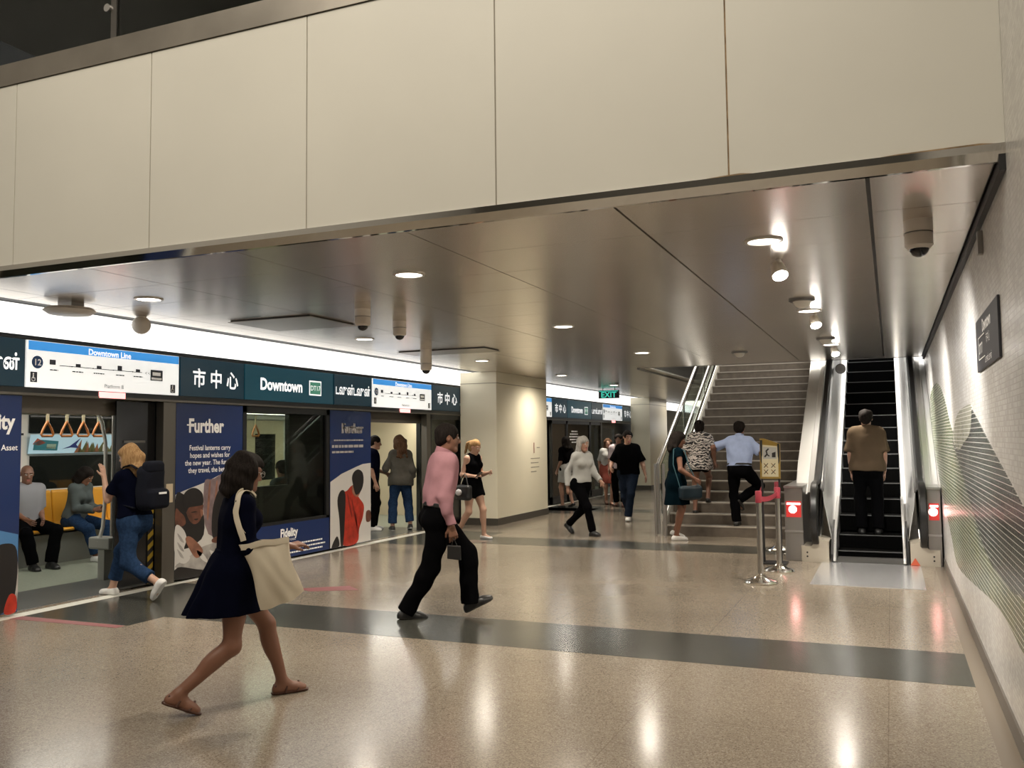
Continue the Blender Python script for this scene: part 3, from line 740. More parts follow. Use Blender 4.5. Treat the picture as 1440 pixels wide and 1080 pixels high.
# columns
def column(nm, x0, x1, y0, y1, lab):
    c = thing(nm, lab, 'column', ((x0+x1)/2, y0, 0), kind='structure')
    MB().box(x0, x1, y0, y1, .1, ZC).build('shaft', colm, c, bevel=.006)
    MB().box(x0-.004, x1+.012, y0-.012, y1+.012, 0, .13).build('skirting', mat('skirt_dark', (.07,.062,.05), .35), c)
    MB().box(x0, x1+.004, y0-.004, y1+.004, 2.66, 2.672).build('groove', mat('groove', (.3,.26,.19), .6), c)
column('column', XP+.02, -6.80, 15.3, 17.95, 'cream clad column beside the nearer row of screen doors')
column('column', XP+.02, -6.95, 27.45, 29.8, 'far cream clad column at the end of the second row of screen doors')
cs = thing('column_sign', 'small engraved red and grey sign on the side of the near column', 'sign', (-6.79, 17.3, 1.4))
b = MB(); text_into(b, '1', .3, (-6.797, 17.1, 1.32), (0,1,0), (0,0,1), bold=.006); b.build('numeral', mat('sign_red', (.3,.09,.06), .5), cs, fixn=False)
b = MB()
for k, w in enumerate((.5, .42, .46, .3)): b.box(-6.80, -6.796, 17.0, 17.0+w, 1.2-k*.09, 1.215-k*.09)
b.box(-6.80, -6.796, 17.35, 17.5, 1.42, 1.435); b.build('small_print', mat('print_grey', (.3,.27,.22), .6), cs)
# ------------------------------------------------------------------ platform screen doors
fas_dark = mat('fascia_navy', (.006,.026,.042), .3, emit=(.008,.05,.08), estr=.22); fas_teal = mat('fascia_teal', (.006,.035,.05), .3, emit=(.006,.075,.11), estr=.35)
lit_white = mat('backlit_white', (.8,.8,.78), .4, emit=(.95,.96,.93), estr=.62); lit_blue = mat('backlit_blue', (.03,.25,.6), .4, emit=(.05,.28,.72), estr=.6)
sign_w = mat('lit_letter', (.85,.85,.85), .5, emit=(1,1,1), estr=.75); ink = mat('ink_dark', (.03,.035,.05), .5); ink_blue = mat('ink_navy', (.01,.05,.15), .5)
ad_blue = mat('poster_blue', (.004,.022,.108), .35, coat=.2); ad_blue2 = mat('poster_mid_blue', (.012,.07,.25), .35, coat=.3); ad_white = mat('poster_white', (.62,.6,.57), .4, coat=.3)
p_skin = mat('poster_brown', (.13,.05,.03), .4, noise=(7, .5)); p_skin2 = mat('poster_tan', (.27,.12,.075), .4, noise=(7, .4)); p_dark = mat('poster_black', (.012,.01,.01), .4); p_red = mat('poster_red', (.40,.028,.012), .4, noise=(9, .35)); p_grey = mat('poster_grey', (.36,.34,.32), .4, noise=(6, .35)); p_mauve = mat('poster_mauve', (.20,.145,.15), .4, noise=(9, .3)); p_cyan = mat('poster_sky', (.07,.2,.42), .4)
psd_frame = mat('screen_frame', (.035,.037,.038), .3, .6); psd_post = mat('screen_post', (.16,.15,.13), .38, .8)
psd_glass = mat('screen_glass', (.62,.68,.62), .02, trans=1.0); psd_glass.node_tree.nodes['Principled BSDF'].inputs['IOR'].default_value = 1.25
letter = mat('poster_letter', (.95,.95,.95), .5)
UX, UY = (0,1,0), (0,0,1); XF = XP+.02

b = MB(); b.box(XP-.22, XP, -6.9, 15.3, 2.085, 2.615); b.box(XP-.22, XP, 17.95, 27.45, 2.085, 2.615)
b.box(XP-.02, XP+.022, -6.9, 15.3, 2.085, 2.135); b.box(XP-.02, XP+.022, 17.95, 27.45, 2.085, 2.135); b.box(XP-.02, XP+.022, -6.9, 15.3, 2.595, 2.617); b.box(XP-.02, XP+.022, 17.95, 27.45, 2.595, 2.617)
b.box(XP-.02, XP+.03, -6.9, 15.3, 2.062, 2.085, 1); b.box(XP-.02, XP+.03, 17.95, 27.45, 2.062, 2.085, 1)
struct('trim_10', 'dark header beam of the platform screen doors', 'beam', b, [psd_frame, psd_post])

def lines(b, y, z, w, n, dz, h, x=XF, rag=.85, seed=0, mi=0):
    """rows of tiny illegible print"""
    rs = random.Random(seed)
    for k in range(n):
        yy = y; end = y+w*(rag+(1-rag)*rs.random())
        while yy < end:
            q = rs.uniform(.5, 1.6)*h*2.2; b.box(x, x+.0012, yy, min(yy+q, end), z-k*dz, z-k*dz+h, mi); yy += q+h*.5

def map_sign(y0, where):
    y1 = y0+2.0
    t = thing('route_map_sign', 'backlit route map sign '+where, 'sign', (XP, y0+1, 2.36), 'route map signs over the screen doors')
    MB().box(XP, XF, y0+.01, y1-.01, 2.14, 2.592).build('panel', lit_white, t, bevel=.003)
    MB().box(XF-.002, XF+.001, y0+.03, y1-.015, 2.50, 2.588).build('line_band', lit_blue, t)
    b = MB(); text_into(b, 'Downtown Line', .085, (XF+.001, y0+1.0, 2.508), UX, UY, align='CENTER', bold=.002); b.build('line_name', sign_w, t, fixn=False)
    b = MB(); P = lambda yy, z: (XF, y0+yy, z)
    for (yy, w, h) in ((.30, .07, .05), (.60, .06, .03), (.86, .06, .03), (1.13, .06, .05), (1.38, .06, .03)):
        b.box(XF, XF+.001, y0+yy-w/2, y0+yy+w/2, 2.372, 2.372+h)
    b.box(XF, XF+.0015, y0+.38, y0+1.44, 2.366, 2.373)
    for yy in (.52, .78, 1.04, 1.3): b.prism([P(yy, 2.362), P(yy+.03, 2.3695), P(yy, 2.377)], (.0015,0,0))
    for yy in (1.48, 1.52): text_into(b, '<', .06, P(yy, 2.345), UX, UY)
    b.box(XF, XF+.001, y0+1.56, y0+1.74, 2.29, 2.41)
    for yy, w in ((.27,.1),(.53,.14),(.79,.16),(1.08,.13),(1.32,.14)): lines(b, y0+yy, 2.315, w, 1, .02, .012, seed=int(yy*100))
    text_into(b, 'Platform B', .06, P(.93, 2.175), UX, UY)
    for yy in (.055, 1.86): b.box(XF, XF+.001, y0+yy, y0+yy+.075, 2.19 if yy < 1 else 2.165, 2.29 if yy < 1 else 2.26)
    b.build('route_diagram', ink, t, fixn=False)
    MB().lathe((XF, y0+.13, 2.385), [(.0,0),(.062,0),(.062,.0015),(0,.0015)], 24, axis='x').build('platform_roundel', ink_blue, t)
    b = MB(); text_into(b, '12', .085, (XF+.0015, y0+.13, 2.355), UX, UY, align='CENTER', bold=.002)
    b.box(XF+.001, XF+.002, y0+1.59, y0+1.71, 2.345, 2.385); b.box(XF+.001, XF+.002, y0+1.575, y0+1.725, 2.30, 2.325)
    for yy, z in ((.055, 2.19), (1.86, 2.165)):
        c = (y0+yy+.035, z+.05)
        b.box(XF+.001, XF+.002, c[0]-.008, c[0]+.004, c[1]-.012, c[1]+.022); b.box(XF+.001, XF+.002, c[0]-.004, c[0]+.02, c[1]-.014, c[1]-.006); b.box(XF+.001, XF+.002, c[0]+.014, c[0]+.02, c[1]-.034, c[1]-.008)
        b.lathe((XF+.001, c[0]-.002, c[1]+.031), [(0,0),(.008,0),(.008,.001),(0,.001)], 10, axis='x')
        b.tube([(XF+.0015, c[0]+.018*math.cos(a)-.002, c[1]-.02+.02*math.sin(a)) for a in np.linspace(1.8, 5.6, 9)], .003, 5)
    b.build('white_print', letter, t, fixn=False)
    b = MB().box(XP+.02, XP+.034, y0+.86, y0+1.2, 2.07, 2.132)
    o = b.build('door_lamp', mat('door_lamp', (.9,.4,.4), .4, emit=(1,.32,.3), estr=2.2)); o.parent = None
    tag(o, 'glowing red door lamp under the route map '+where, 'lamp', 'red door lamps')
def name_sign(y0, y1, kind, where):
    t = thing('station_sign', {'cn': 'dark teal station sign in Chinese characters ', 'dt': 'wide teal station sign reading Downtown ', 'ta': 'dark station sign in Tamil script '}[kind]+where, 'sign', (XP, (y0+y1)/2, 2.36), 'station name signs on the header')
    MB().box(XP, XF, y0+.008, y1-.008, 2.14, 2.592).build('panel', fas_teal if kind == 'dt' else fas_dark, t, bevel=.003)
    b = MB(); L = y1-y0
    if kind == 'cn':
        for k, c in enumerate('市中心'): text_into(b, c, .235, (XF, y0+.20+k*.29, 2.275), UX, UY, bold=.004, wscale=.95)
    elif kind == 'dt':
        text_into(b, 'Downtown', .215, (XF, y0+.30, 2.285), UX, UY, bold=.007, wscale=.92)
    else:
        text_into(b, 'டவுன்டவுன்', .19, (XF, y0+.04, 2.30), UX, UY, bold=.005, wscale=.72)
    b.build('lettering', sign_w, t, fixn=False)
    if kind == 'dt':
        MB().box(XF, XF+.002, y0+1.37, y0+1.66, 2.25, 2.46).build('code_frame', sign_w, t, bevel=.0008)
        MB().box(XF+.001, XF+.003, y0+1.39, y0+1.64, 2.27, 2.44).build('code_box', mat('code_green', (.05,.2,.13), .4, emit=(.08,.3,.2), estr=.4), t)
        b = MB(); text_into(b, 'DT17', .1, (XF+.003, y0+1.515, 2.32), UX, UY, align='CENTER'); b.build('code', sign_w, t, fixn=False)
WH = {-1: 'nearest the viewer at the picture edge', 0: 'above the nearest open train door', 1: 'above the second open train door', 2: 'just past the near column', 3: 'at the far end before the far column'}
WN = {-1: 'nearest the viewer', 0: 'between the two open train doors', 1: 'touching the near column', 2: 'past the near column', 3: 'by the far column'}
for k in range(-1, 4):
    o = 6.17*k
    if k < 4: map_sign(5.98+o, WH[k])
    if k == 1: name_sign(7.99+o, 15.29, 'cn', WN[k]); continue
    if k == 3: name_sign(7.99+o, 27.44, 'cn', WN[k]); continue
    name_sign(7.99+o, 9.105+o, 'cn', WN[k]); name_sign(9.115+o, 11.085+o, 'dt', WN[k]); name_sign(11.095+o, 12.15+o, 'ta', WN[k])

XA = XP+.004   # printed poster surface
def flat(b, pts, lay, mi, sm=4): b.prism([(XA+.0006*lay, y, z) for y, z in (spline(pts, sm) if sm else pts)], (.0006, 0, 0), mi)
def poster_a(o, lab):
    t = thing('poster_panel', lab, 'advertisement', (XP, 8.53+o, 0), 'poster panels on the screen doors')
    b = MB(); b.box(XP-.06, XP, 7.95+o, 9.105+o, .03, 2.06); b.build('panel', psd_frame, t)
    b = MB(); Y = lambda pts: [(y+o, z) for y, z in pts]
    b.box(XP, XA, 7.955+o, 9.10+o, .035, 2.055, 0)
    flat(b, Y([(7.955,.035),(9.10,.035),(9.10,1.345),(8.75,1.22),(8.46,1.125),(8.09,1.04),(7.955,1.0)]), 1, 1, 0)
    flat(b, Y([(8.5,.5),(8.42,1.1),(8.6,1.16),(9.09,1.3),(9.09,.5)]), 2, 6)                     # mauve gown
    flat(b, Y([(8.62,.4),(8.56,.72),(8.66,1.0),(8.9,1.12),(9.095,1.15),(9.095,.4)]), 3, 4)      # dark figure
    flat(b, Y([(7.96,.4),(7.96,.98),(8.1,.99),(8.3,.86),(8.42,.72),(8.38,.45)]), 3, 3)          # dark shirt
    flat(b, Y([(7.96,.66),(7.965,.84),(8.03,.80),(8.10,.74),(8.12,.66),(8.05,.63)]), 4, 2)
    flat(b, Y([(8.13,.86),(8.38,.88),(8.405,.80),(8.385,.72),(8.33,.655),(8.26,.64),(8.19,.68),(8.14,.76)]), 4, 2)
    flat(b, Y([(8.36,.80),(8.40,.79),(8.405,.74),(8.37,.72)]), 6, 8); flat(b, Y([(8.20,.78),(8.26,.79),(8.31,.78),(8.26,.775)]), 6, 3); flat(b, Y([(8.26,.70),(8.32,.70),(8.31,.685),(8.27,.685)]), 6, 3)
    flat(b, Y([(8.09,.83),(8.08,.98),(8.16,1.05),(8.28,1.06),(8.39,.99),(8.405,.87),(8.36,.85),(8.26,.845),(8.17,.84),(8.13,.79)]), 5, 4)   # hair
    flat(b, Y([(7.96,.30),(7.96,.64),(8.08,.6),(8.14,.48),(8.1,.36),(8.2,.26),(8.1,.2)]), 5, 7)   # white sleeve
    flat(b, Y([(7.96,.18),(8.25,.12),(8.6,.04),(9.09,.06),(9.09,.40),(8.7,.39),(8.4,.36),(8.2,.28)]), 4, 5)   # table cloth
    flat(b, Y([(8.12,.48),(8.2,.5),(8.38,.36),(8.4,.28),(8.3,.24),(8.2,.34)]), 6, 8)               # forearm
    flat(b, Y([(8.62,.38),(8.6,.45),(9.08,.5),(9.08,.38)]), 6, 2); flat(b, Y([(8.74,.5),(8.9,.56),(9.08,.52),(9.08,.46),(8.76,.44)]), 7, 7)
    for dz in (0, .1, .18): flat(b, Y([(7.99,.56-dz),(8.06,.5-dz),(8.1,.44-dz),(8.04,.47-dz)]), 6, 5)
    for dy in (0, .22, .43): flat(b, Y([(8.3+dy,.33-dy*.1),(8.42+dy,.27-dy*.1),(8.5+dy,.16-dy*.1),(8.38+dy,.22-dy*.1)]), 6, 1)
    for dy in (0, .12, .25): flat(b, Y([(8.5+dy,1.08),(8.53+dy,1.1),(8.5+dy,.7),(8.47+dy,.72)]), 2.5, 8)
    flat(b, Y([(7.96,.035),(8.0,.17),(8.3,.11),(8.62,.035)]), 6, 4)
    b.build('print', [ad_blue, ad_white, p_skin, p_dark, p_dark, p_grey, p_mauve, ad_white, p_skin2], t)
    b = MB(); text_into(b, 'Further', .225, (XA+.001, 8.15+o, 1.72), UX, UY, bold=.008, wscale=.86)
    b.box(XA+.001, XA+.002, 8.125+o, 8.235+o, 1.795, 1.812)
    for k, s in enumerate(('Festival lanterns carry', 'hopes and wishes for', 'the new year. The further', 'they travel, the better.')): text_into(b, s, .086, (XA+.001, 8.52+o, 1.505-k*.088), UX, UY, align='CENTER', bold=.0012, wscale=.93)
    b.build('lettering', letter, t, fixn=False)
def poster_b(o, lab, first=False):
    t = thing('poster_panel', lab, 'advertisement', (XP, 11.58+o, 0), 'poster panels on the screen doors')
    b = MB(); b.box(XP-.06, XP, 11.02+o, 12.14+o, .03, 2.06); b.build('panel', psd_frame, t)
    b = MB(); Y = lambda pts: [(y+o, z) for y, z in pts]
    b.box(XP, XA, 11.025+o, 12.135+o, .035, 2.055, 0)
    if first:
        flat(b, Y([(11.03,.04),(12.13,.04),(12.13,.75),(11.6,.9),(11.03,1.05)]), 1, 8, 0)
        flat(b, Y([(11.7,.05),(11.72,.4),(11.85,.62),(12.0,.68),(12.12,.6),(12.11,.2),(12.0,.05)]), 2, 3)
        flat(b, Y([(12.0,.04),(12.05,.2),(12.12,.18),(12.12,.04)]), 3, 2); flat(b, Y([(12.05,.1),(12.06,.45),(12.13,.5),(12.13,.1)]), 1.5, 5)
    else:
        flat(b, Y([(11.03,.04),(12.13,.04),(12.13,1.25),(11.9,1.24),(11.71,1.2),(11.32,1.11),(11.03,1.0)]), 1, 1, 0)
        flat(b, Y([(11.36,.05),(11.33,.3),(11.22,.68),(11.3,.82),(11.46,.85),(11.62,.92),(11.78,.74),(11.93,.6),(11.9,.42),(11.8,.25),(11.74,.05)]), 2, 4)
        flat(b, Y([(11.36,.05),(11.4,.35),(11.42,.8),(11.3,.86),(11.21,.72),(11.26,.45),(11.3,.05)]), 3, 3)
        for q in ((11.5,.78,.1,-.3),(11.62,.68,.12,-.35),(11.7,.5,.08,-.3)): flat(b, Y([(q[0],q[1]),(q[0]+q[2],q[1]+q[3]),(q[0]+q[2]-.03,q[1]+q[3]),(q[0]-.025,q[1]-.02)]), 3.5, 8 if False else 9)
        flat(b, Y([(11.62,.95),(11.6,1.05),(11.66,1.13),(11.78,1.16),(11.9,1.1),(11.92,.95),(11.84,.82),(11.7,.78)]), 3, 2)
        flat(b, Y([(11.6,.92),(11.62,.8),(11.75,.74),(11.84,.84),(11.72,.92)]), 2.5, 6)
        flat(b, Y([(11.06,.04),(11.2,.2),(11.26,.05)]), 4, 2); flat(b, Y([(12.0,.35),(12.0,.5),(12.12,.5),(12.12,.35)]), 3, 5)
    b.build('print', [ad_blue, ad_white, p_dark, p_dark, p_red, p_skin, p_skin2, p_grey, ad_blue2, mat('poster_dark_red', (.2,.012,.008), .4)] if not first else [ad_blue, ad_white, p_red, p_dark, p_red, p_grey, p_skin2, p_grey, p_cyan], t)
    b = MB()
    if first:
        text_into(b, 'Fidelity', .2, (XA+.001, 12.06+o, 1.74), UX, UY, align='RIGHT', bold=.007, wscale=.86); text_into(b, 'Asset', .075, (XA+.001, 12.10+o, 1.54), UX, UY, align='RIGHT', bold=.001)
    else:
        for q in (0, .03):
            text_into(b, 'Further', .21, (XA+.001, 11.6+o+q, 1.72), UX, UY, align='CENTER', bold=.002 if q else .005, wscale=.9)
        lines(b, 11.12+o, 1.60, .9, 1, .1, .022, x=XA+.001, seed=3); lines(b, 11.07+o, 1.50, .95, 1, .1, .04, x=XA+.001, seed=4); lines(b, 11.07+o, 1.42, .6, 1, .1, .03, x=XA+.001, seed=5)
    b.build('lettering', letter if first else mat('poster_letter_dim', (.42,.40,.40), .5), t, fixn=False)
def window_panel(o, lab, plain=False):
    y0, y1 = 9.115+o, 11.01+o
    t = thing('screen_window', lab, 'window panel', (XP, (y0+y1)/2, 0), 'glass panels of the screen doors')
    b = MB(); b.box(XP-.06, XP, y0, y0+.07, .03, 2.06); b.box(XP-.06, XP, y1-.07, y1, .03, 2.06); b.box(XP-.06, XP, y0, y1, 1.98, 2.06); b.box(XP-.06, XP, y0, y1, .03, .09); b.box(XP-.06, XP, y0, y1, .47, .53)
    b.build('frame', psd_frame, t)
    MB().box(XP-.04, XP-.03, y0+.07, y1-.07, .53, 1.98).build('pane', psd_glass, t)
    if not plain:
        p = MB().box(XP-.03, XA-.002, y0+.02, y1-.005, .035, .49).build('lower_poster', ad_blue, t)
        b = MB(); text_into(b, 'Fidelity', .155, (XA-.001, y0+.76, .315), UX, UY, bold=.006, wscale=.84); text_into(b, 'INTERNATIONAL', .04, (XA-.001, y0+.78, .255), UX, UY)
        lines(b, y0+.8, .19, 1.0, 3, .055, .02, x=XA-.001, seed=9); b.build('lettering', letter, p, fixn=False)
    else:
        MB().box(XP-.03, XP, y0+.02, y1-.005, .035, .49).build('lower_panel', psd_frame, t)
def post(y0, y1, lab):
    t = thing('screen_post', lab, 'post', (XP, y0, 0), 'posts of the screen doors')
    MB().box(XP-.10, XP+.01, y0, y1, 0, 2.062).build('post', psd_post, t, bevel=.004)
    MB().box(XP+.01, XP+.016, y0+.05, y1-.04, .92, 1.13).build('handle', mat('handle_cream', (.6,.5,.35), .35), t)
poster_b(-6.17, 'blue poster panel at the picture edge left of the nearest open door', True)
post(7.755, 7.945, 'grey metal post between the nearest open door and the Further poster')
poster_a(0, 'blue Further poster of people making lanterns beside the nearest open door')
window_panel(0, 'glass screen panel over a low blue poster between the two posters')
poster_b(0, 'blue poster showing a person in a red top left of the second open door')
post(13.98, 14.12, 'grey metal post right of the second open door')
window_panel(5.0, 'narrow dark glass screen panel touching the near column', True)
# the stretch behind the column and the one nearest the viewer
brown_glass = mat('brown_glass', (.05,.04,.03), .06)
for k, labs in ((2, ('brown glass screen panel with an oval white print past the near column', 'second dark glass screen panel past the near column', 'third dark glass screen panel past the near column, beside the far open door')),):
    o = 6.17*k
    for j, (a, c) in enumerate(((7.97, 9.1), (9.12, 11.0), (11.02, 12.14))):
        t = thing('screen_window', labs[j], 'window panel', (XP, (a+c)/2+o, 0), 'glass panels of the screen doors')
        b = MB(); b.box(XP-.06, XP, a+o, a+o+.06, .03, 2.06); b.box(XP-.06, XP, c+o-.06, c+o, .03, 2.06); b.box(XP-.06, XP, a+o, c+o, 1.98, 2.06); b.box(XP-.06, XP, a+o, c+o, .03, .2); b.build('frame', psd_frame, t)
        MB().box(XP-.04, XP-.02, a+o+.06, c+o-.06, .2, 1.98).build('pane', brown_glass if j < 2 else psd_glass, t)
        if j == 0 or j == 1:
            b = MB()
            if j == 1:
                rs = random.Random(4)
                for r_ in range(5):
                    z = 1.78-r_*.07; w = (.5, .75, .85, .75, .5)[r_]; lines(b, (a+c)/2+o-w/2-.3, z, w, 1, .1, .035, x=XP-.02, seed=r_)
                b.build('white_print', letter, t)
post(24.3, 24.42, 'grey metal post left of the far open screen door')
t = thing('screen_window', 'glass screen panel nearest the viewer outside the left picture edge', 'window panel', (XP, 3.8, 0), 'glass panels of the screen doors')
MB().box(XP-.06, XP, 1.9, 4.84, .03, .5).build('lower_panel', ad_blue, t); MB().box(XP-.05, XP-.03, 1.9, 4.84, .5, 2.06).build('pane', psd_glass, t)
MB().box(XP-.06, XP, -6.9, 1.9, .03, 2.06).build('side_panel', psd_frame, t)
# hazard edged door leaf standing in the nearest opening
d_ = thing('door_1', 'black sliding screen door leaf with hazard striped edge in the nearest doorway', 'door', (XP-.1, 7.45, 0), kind='structure')
MB().box(XP-.13, XP-.11, 7.20, 7.76, .02, 2.05).build('leaf', black_gloss, d_)
hz = mat('hazard_yellow', (.5,.33,.03), .5); b = MB(); b.box(XP-.112, XP-.104, 7.66, 7.74, .02, 1.35, 1)
for k in range(11): b.prism([(XP-.104, 7.66, .03+k*.12), (XP-.104, 7.74, .09+k*.12), (XP-.104, 7.74, .15+k*.12), (XP-.104, 7.66, .09+k*.12)], (.001,0,0), 0)
b.build('hazard_edge', [hz, black], d_)
MB().box(XP-.109, XP-.10, 7.30, 7.60, 1.60, 1.625).build('bar', dark_steel, d_)
d_ = thing('door_2', 'sliding screen door leaf with hazard striped edge just past the near column', 'door', (XP-.1, 19, 0), kind='structure')
MB().box(XP-.10, XP-.06, 18.0, 19.6, .02, 2.05).build('leaf', brown_glass, d_)
b = MB(); b.box(XP-.06, XP-.055, 19.5, 19.6, .02, 1.35, 1)
for k in range(11): b.prism([(XP-.055, 19.5, .03+k*.12), (XP-.055, 19.6, .09+k*.12), (XP-.055, 19.6, .15+k*.12), (XP-.055, 19.5, .09+k*.12)], (.001,0,0), 0)
b.build('hazard_edge', [hz, black], d_)

# ------------------------------------------------------------------ the train standing behind the doors
tr_white = mat('train_white', (.62,.62,.58), .4); tr_floor = mat('train_floor', (.26,.285,.23), .3, noise=(30, .15)); tr_dark = mat('train_floor_dark', (.085,.09,.085), .3, noise=(30, .15)); tr_grey = mat('train_grey', (.22,.22,.2), .45); tr_beige = mat('train_beige', (.62,.53,.36), .45)
win_dark = mat('train_window', (.012,.014,.012), .05); 
tr = thing('train_car', 'lit train carriage standing behind the open screen doors', 'train', (-9.2, 12, 0))
X0, X1 = -10.78, -7.80
b = MB(); b.box(X0, X1, 1, 29, -.15, -.002); b.box(-8.75, X1, 5.6, 8.15, -.01, .0015, 1); b.box(-8.75, X1, 11.9, 14.5, -.01, .0015, 1); b.build('floor', [tr_floor, tr_dark], tr)
MB().box(X1-.02, XP-.062, 5.0, 29, -.05, -.001).build('threshold', steel, tr)
b = MB(); b.box(X0-.05, X0, 1, 29, 0, 2.3)
b.build('far_wall', tr_white, tr)
b = MB(); b.box(X0, X1, 1, 29, 2.27, 2.32); b.box(X0, X0+.12, 1, 29, 2.02, 2.27); b.build('ceiling', tr_white, tr)
for a, c in ((8.62, 10.9), (14.8, 17.2), (21, 23.4)):
    w = MB().box(X0, X0+.012, a, c, .98, 1.44).build('window', win_dark, tr); w['label'] = 'dark train window'
    MB().box(X0+.012, X0+.02, a-.03, c+.03, .95, .98).build('sill', tr_white, w)
for a, c in ((6.0, 7.95), (12.2, 14.1), (18.3, 20.3)):
    w = MB().box(X0, X0+.015, a, c, .02, 2.0).build('far_door', tr_grey if a < 12 else tr_beige, tr)
    MB().box(X0+.015, X0+.02, a+.25, (a+c)/2-.12, .9, 1.75).build('door_window', win_dark, w); MB().box(X0+.015, X0+.02, (a+c)/2+.12, c-.25, .9, 1.75).build('door_window', win_dark, w)
b = MB()
for a, c in ((1, 5.75), (8.3, 9.25), (10.35, 12.05), (14.15, 18.2), (20.4, 24.35), (26.4, 29)): b.box(X1-.08, X1, a, c, 0, 2.3)
b.box(X1-.08, X1, 9.25, 10.35, 0, 1.0); b.box(X1-.08, X1, 9.25, 10.35, 1.98, 2.3)
b.box(X1-.08, X1, 5.75, 8.3, 2.1, 2.3); b.box(X1-.08, X1, 12.05, 14.15, 2.1, 2.3); b.box(X1-.08, X1, 18.2, 20.4, 2.1, 2.3); b.box(X1-.08, X1, 24.35, 26.4, 2.1, 2.3)
b.box(X1-.08, X1, 7.35, 8.3, 0, 2.1)
for a_, c_ in ((5.75, 8.3), (12.05, 14.15), (18.2, 20.4), (24.35, 26.4)): MB().box(X1-.02, X1+.03, a_, c_, 1.90, 2.3).build('door_header', mat('train_header', (.13,.115,.095), .4, .4), tr)
b.build('near_wall', mat('train_side', (.03,.032,.03), .35), tr)
MB().box(X1-.05, X1-.04, 9.25, 10.35, 1.0, 1.98).build('window', psd_glass, tr)
MB().box(-9.35, -9.05, 1.2, 28.8, 2.255, 2.272).build('light_strip', mat('train_lamp', (.9,.9,.9), .5, emit=(1,.97,.88), estr=5.5), tr)
b = MB(); b.box(-10.7, -8.3, 16.9, 16.95, 0, 2.27)
b.build('end_wall', tr_beige, tr)
MB().box(X0+.02, X0+.03, 8.12, 8.56, 0.98, 2.0).build('wall_panel', mat('train_panel', (.7,.68,.63), .4), tr)
t = MB(); t.box(X0+.03, X0+.034, 8.16, 8.50, 1.72, 1.75); t.lathe((X0+.03, 8.40, 1.88), [(0,0),(.03,0),(.03,.01),(0,.01)], 12, axis='x'); t.build('warning_mark', p_dark, tr)
# interior advert strip: pale blue print with plain shapes
MB().box(X0, X0+.03, 8.6, 10.9, 1.75, 2.0).build('upper_panel', win_dark, tr)
a_ = thing('advert_strip', 'pale blue advert strip above the train window', 'advertisement', (X0+.1, 9.5, 1.58))
MB().prism([(X0+.05, 8.55, 1.47), (X0+.05, 10.6, 1.47), (X0+.10, 10.6, 1.73), (X0+.10, 8.55, 1.73)], (.006,0,.0)).build('panel', mat('advert_blue', (.42,.62,.72), .4, emit=(.4,.62,.75), estr=.25), a_)
b = MB()
def adf(pts, mi): b.prism([(X0+.058+.05*(z-1.47)/.26, y, z) for y, z in pts], (.004,0,0), mi)
adf([(8.62,1.52),(8.62,1.62),(8.72,1.66),(9.0,1.64),(9.0,1.51)], 0); adf([(8.6,1.60),(8.66,1.68),(8.80,1.62),(8.7,1.58)], 1); adf([(8.82,1.54),(8.97,1.53),(8.97,1.60),(8.82,1.6)], 2)
adf([(9.08,1.53),(9.2,1.57),(9.36,1.68),(9.3,1.59),(9.36,1.54),(9.22,1.55)], 3)
rs = random.Random(2)
for k in range(16):
    y = 9.34+k*.055; h_ = rs.uniform(.08, .19); adf([(y-.05, 1.475), (y+rs.uniform(-.03,.05), 1.475+h_), (y+.05, 1.475)], 4 if k % 3 else 5)
adf([(9.78,1.49),(9.77,1.58),(9.82,1.63),(9.86,1.57),(9.84,1.48)], 6); adf([(10.05,1.5),(10.12,1.62),(10.25,1.66),(10.2,1.52)], 7)
b.build('print', [mat('advert_teal', (.03,.2,.25), .5), mat('advert_red', (.45,.12,.08), .5), mat('advert_mint', (.35,.5,.4), .5), mat('advert_navy', (.02,.04,.2), .5), mat('advert_olive', (.12,.13,.05), .5), mat('advert_rust', (.28,.12,.06), .5), letter, p_dark], a_)
# seats
yel = mat('seat_yellow', (.75,.36,.03), .35, noise=(3, .06))
def bench(x_back, x_front, y0, y1, lab):
    s = 1 if x_front > x_back else -1
    t = thing('bench_seat', lab, 'seat', (x_back, (y0+y1)/2, 0))
    prof = [(x_back+s*.14, .40), (x_front, .43), (x_front+s*.03, .455), (x_front, .475), (x_back+s*.16, .455), (x_back+s*.08, .52), (x_back+s*.03, .95), (x_back, .97), (x_back, .40)]
    n = int((y1-y0)/.46); w = (y1-y0)/n
    for k in range(n): MB().prism([(x, y0+k*w+.006, z) for x, z in prof], (0, w-.012, 0)).build('seat', yel, t, bevel=.02)
    MB().prism([(x_back, y0, 0), (x_front-s*.12, y0, 0), (x_front-s*.05, y0, .40), (x_back, y0, .40)], (0, y1-y0, 0)).build('plinth', tr_grey, t)
    return t
bench(X0+.02, -10.28, 7.55, 11.25, 'yellow bench seat under the dark window inside the train')
bench(X1-.1, -8.32, 9.3, 12.0, 'yellow bench seat inside the train with its back to the platform')
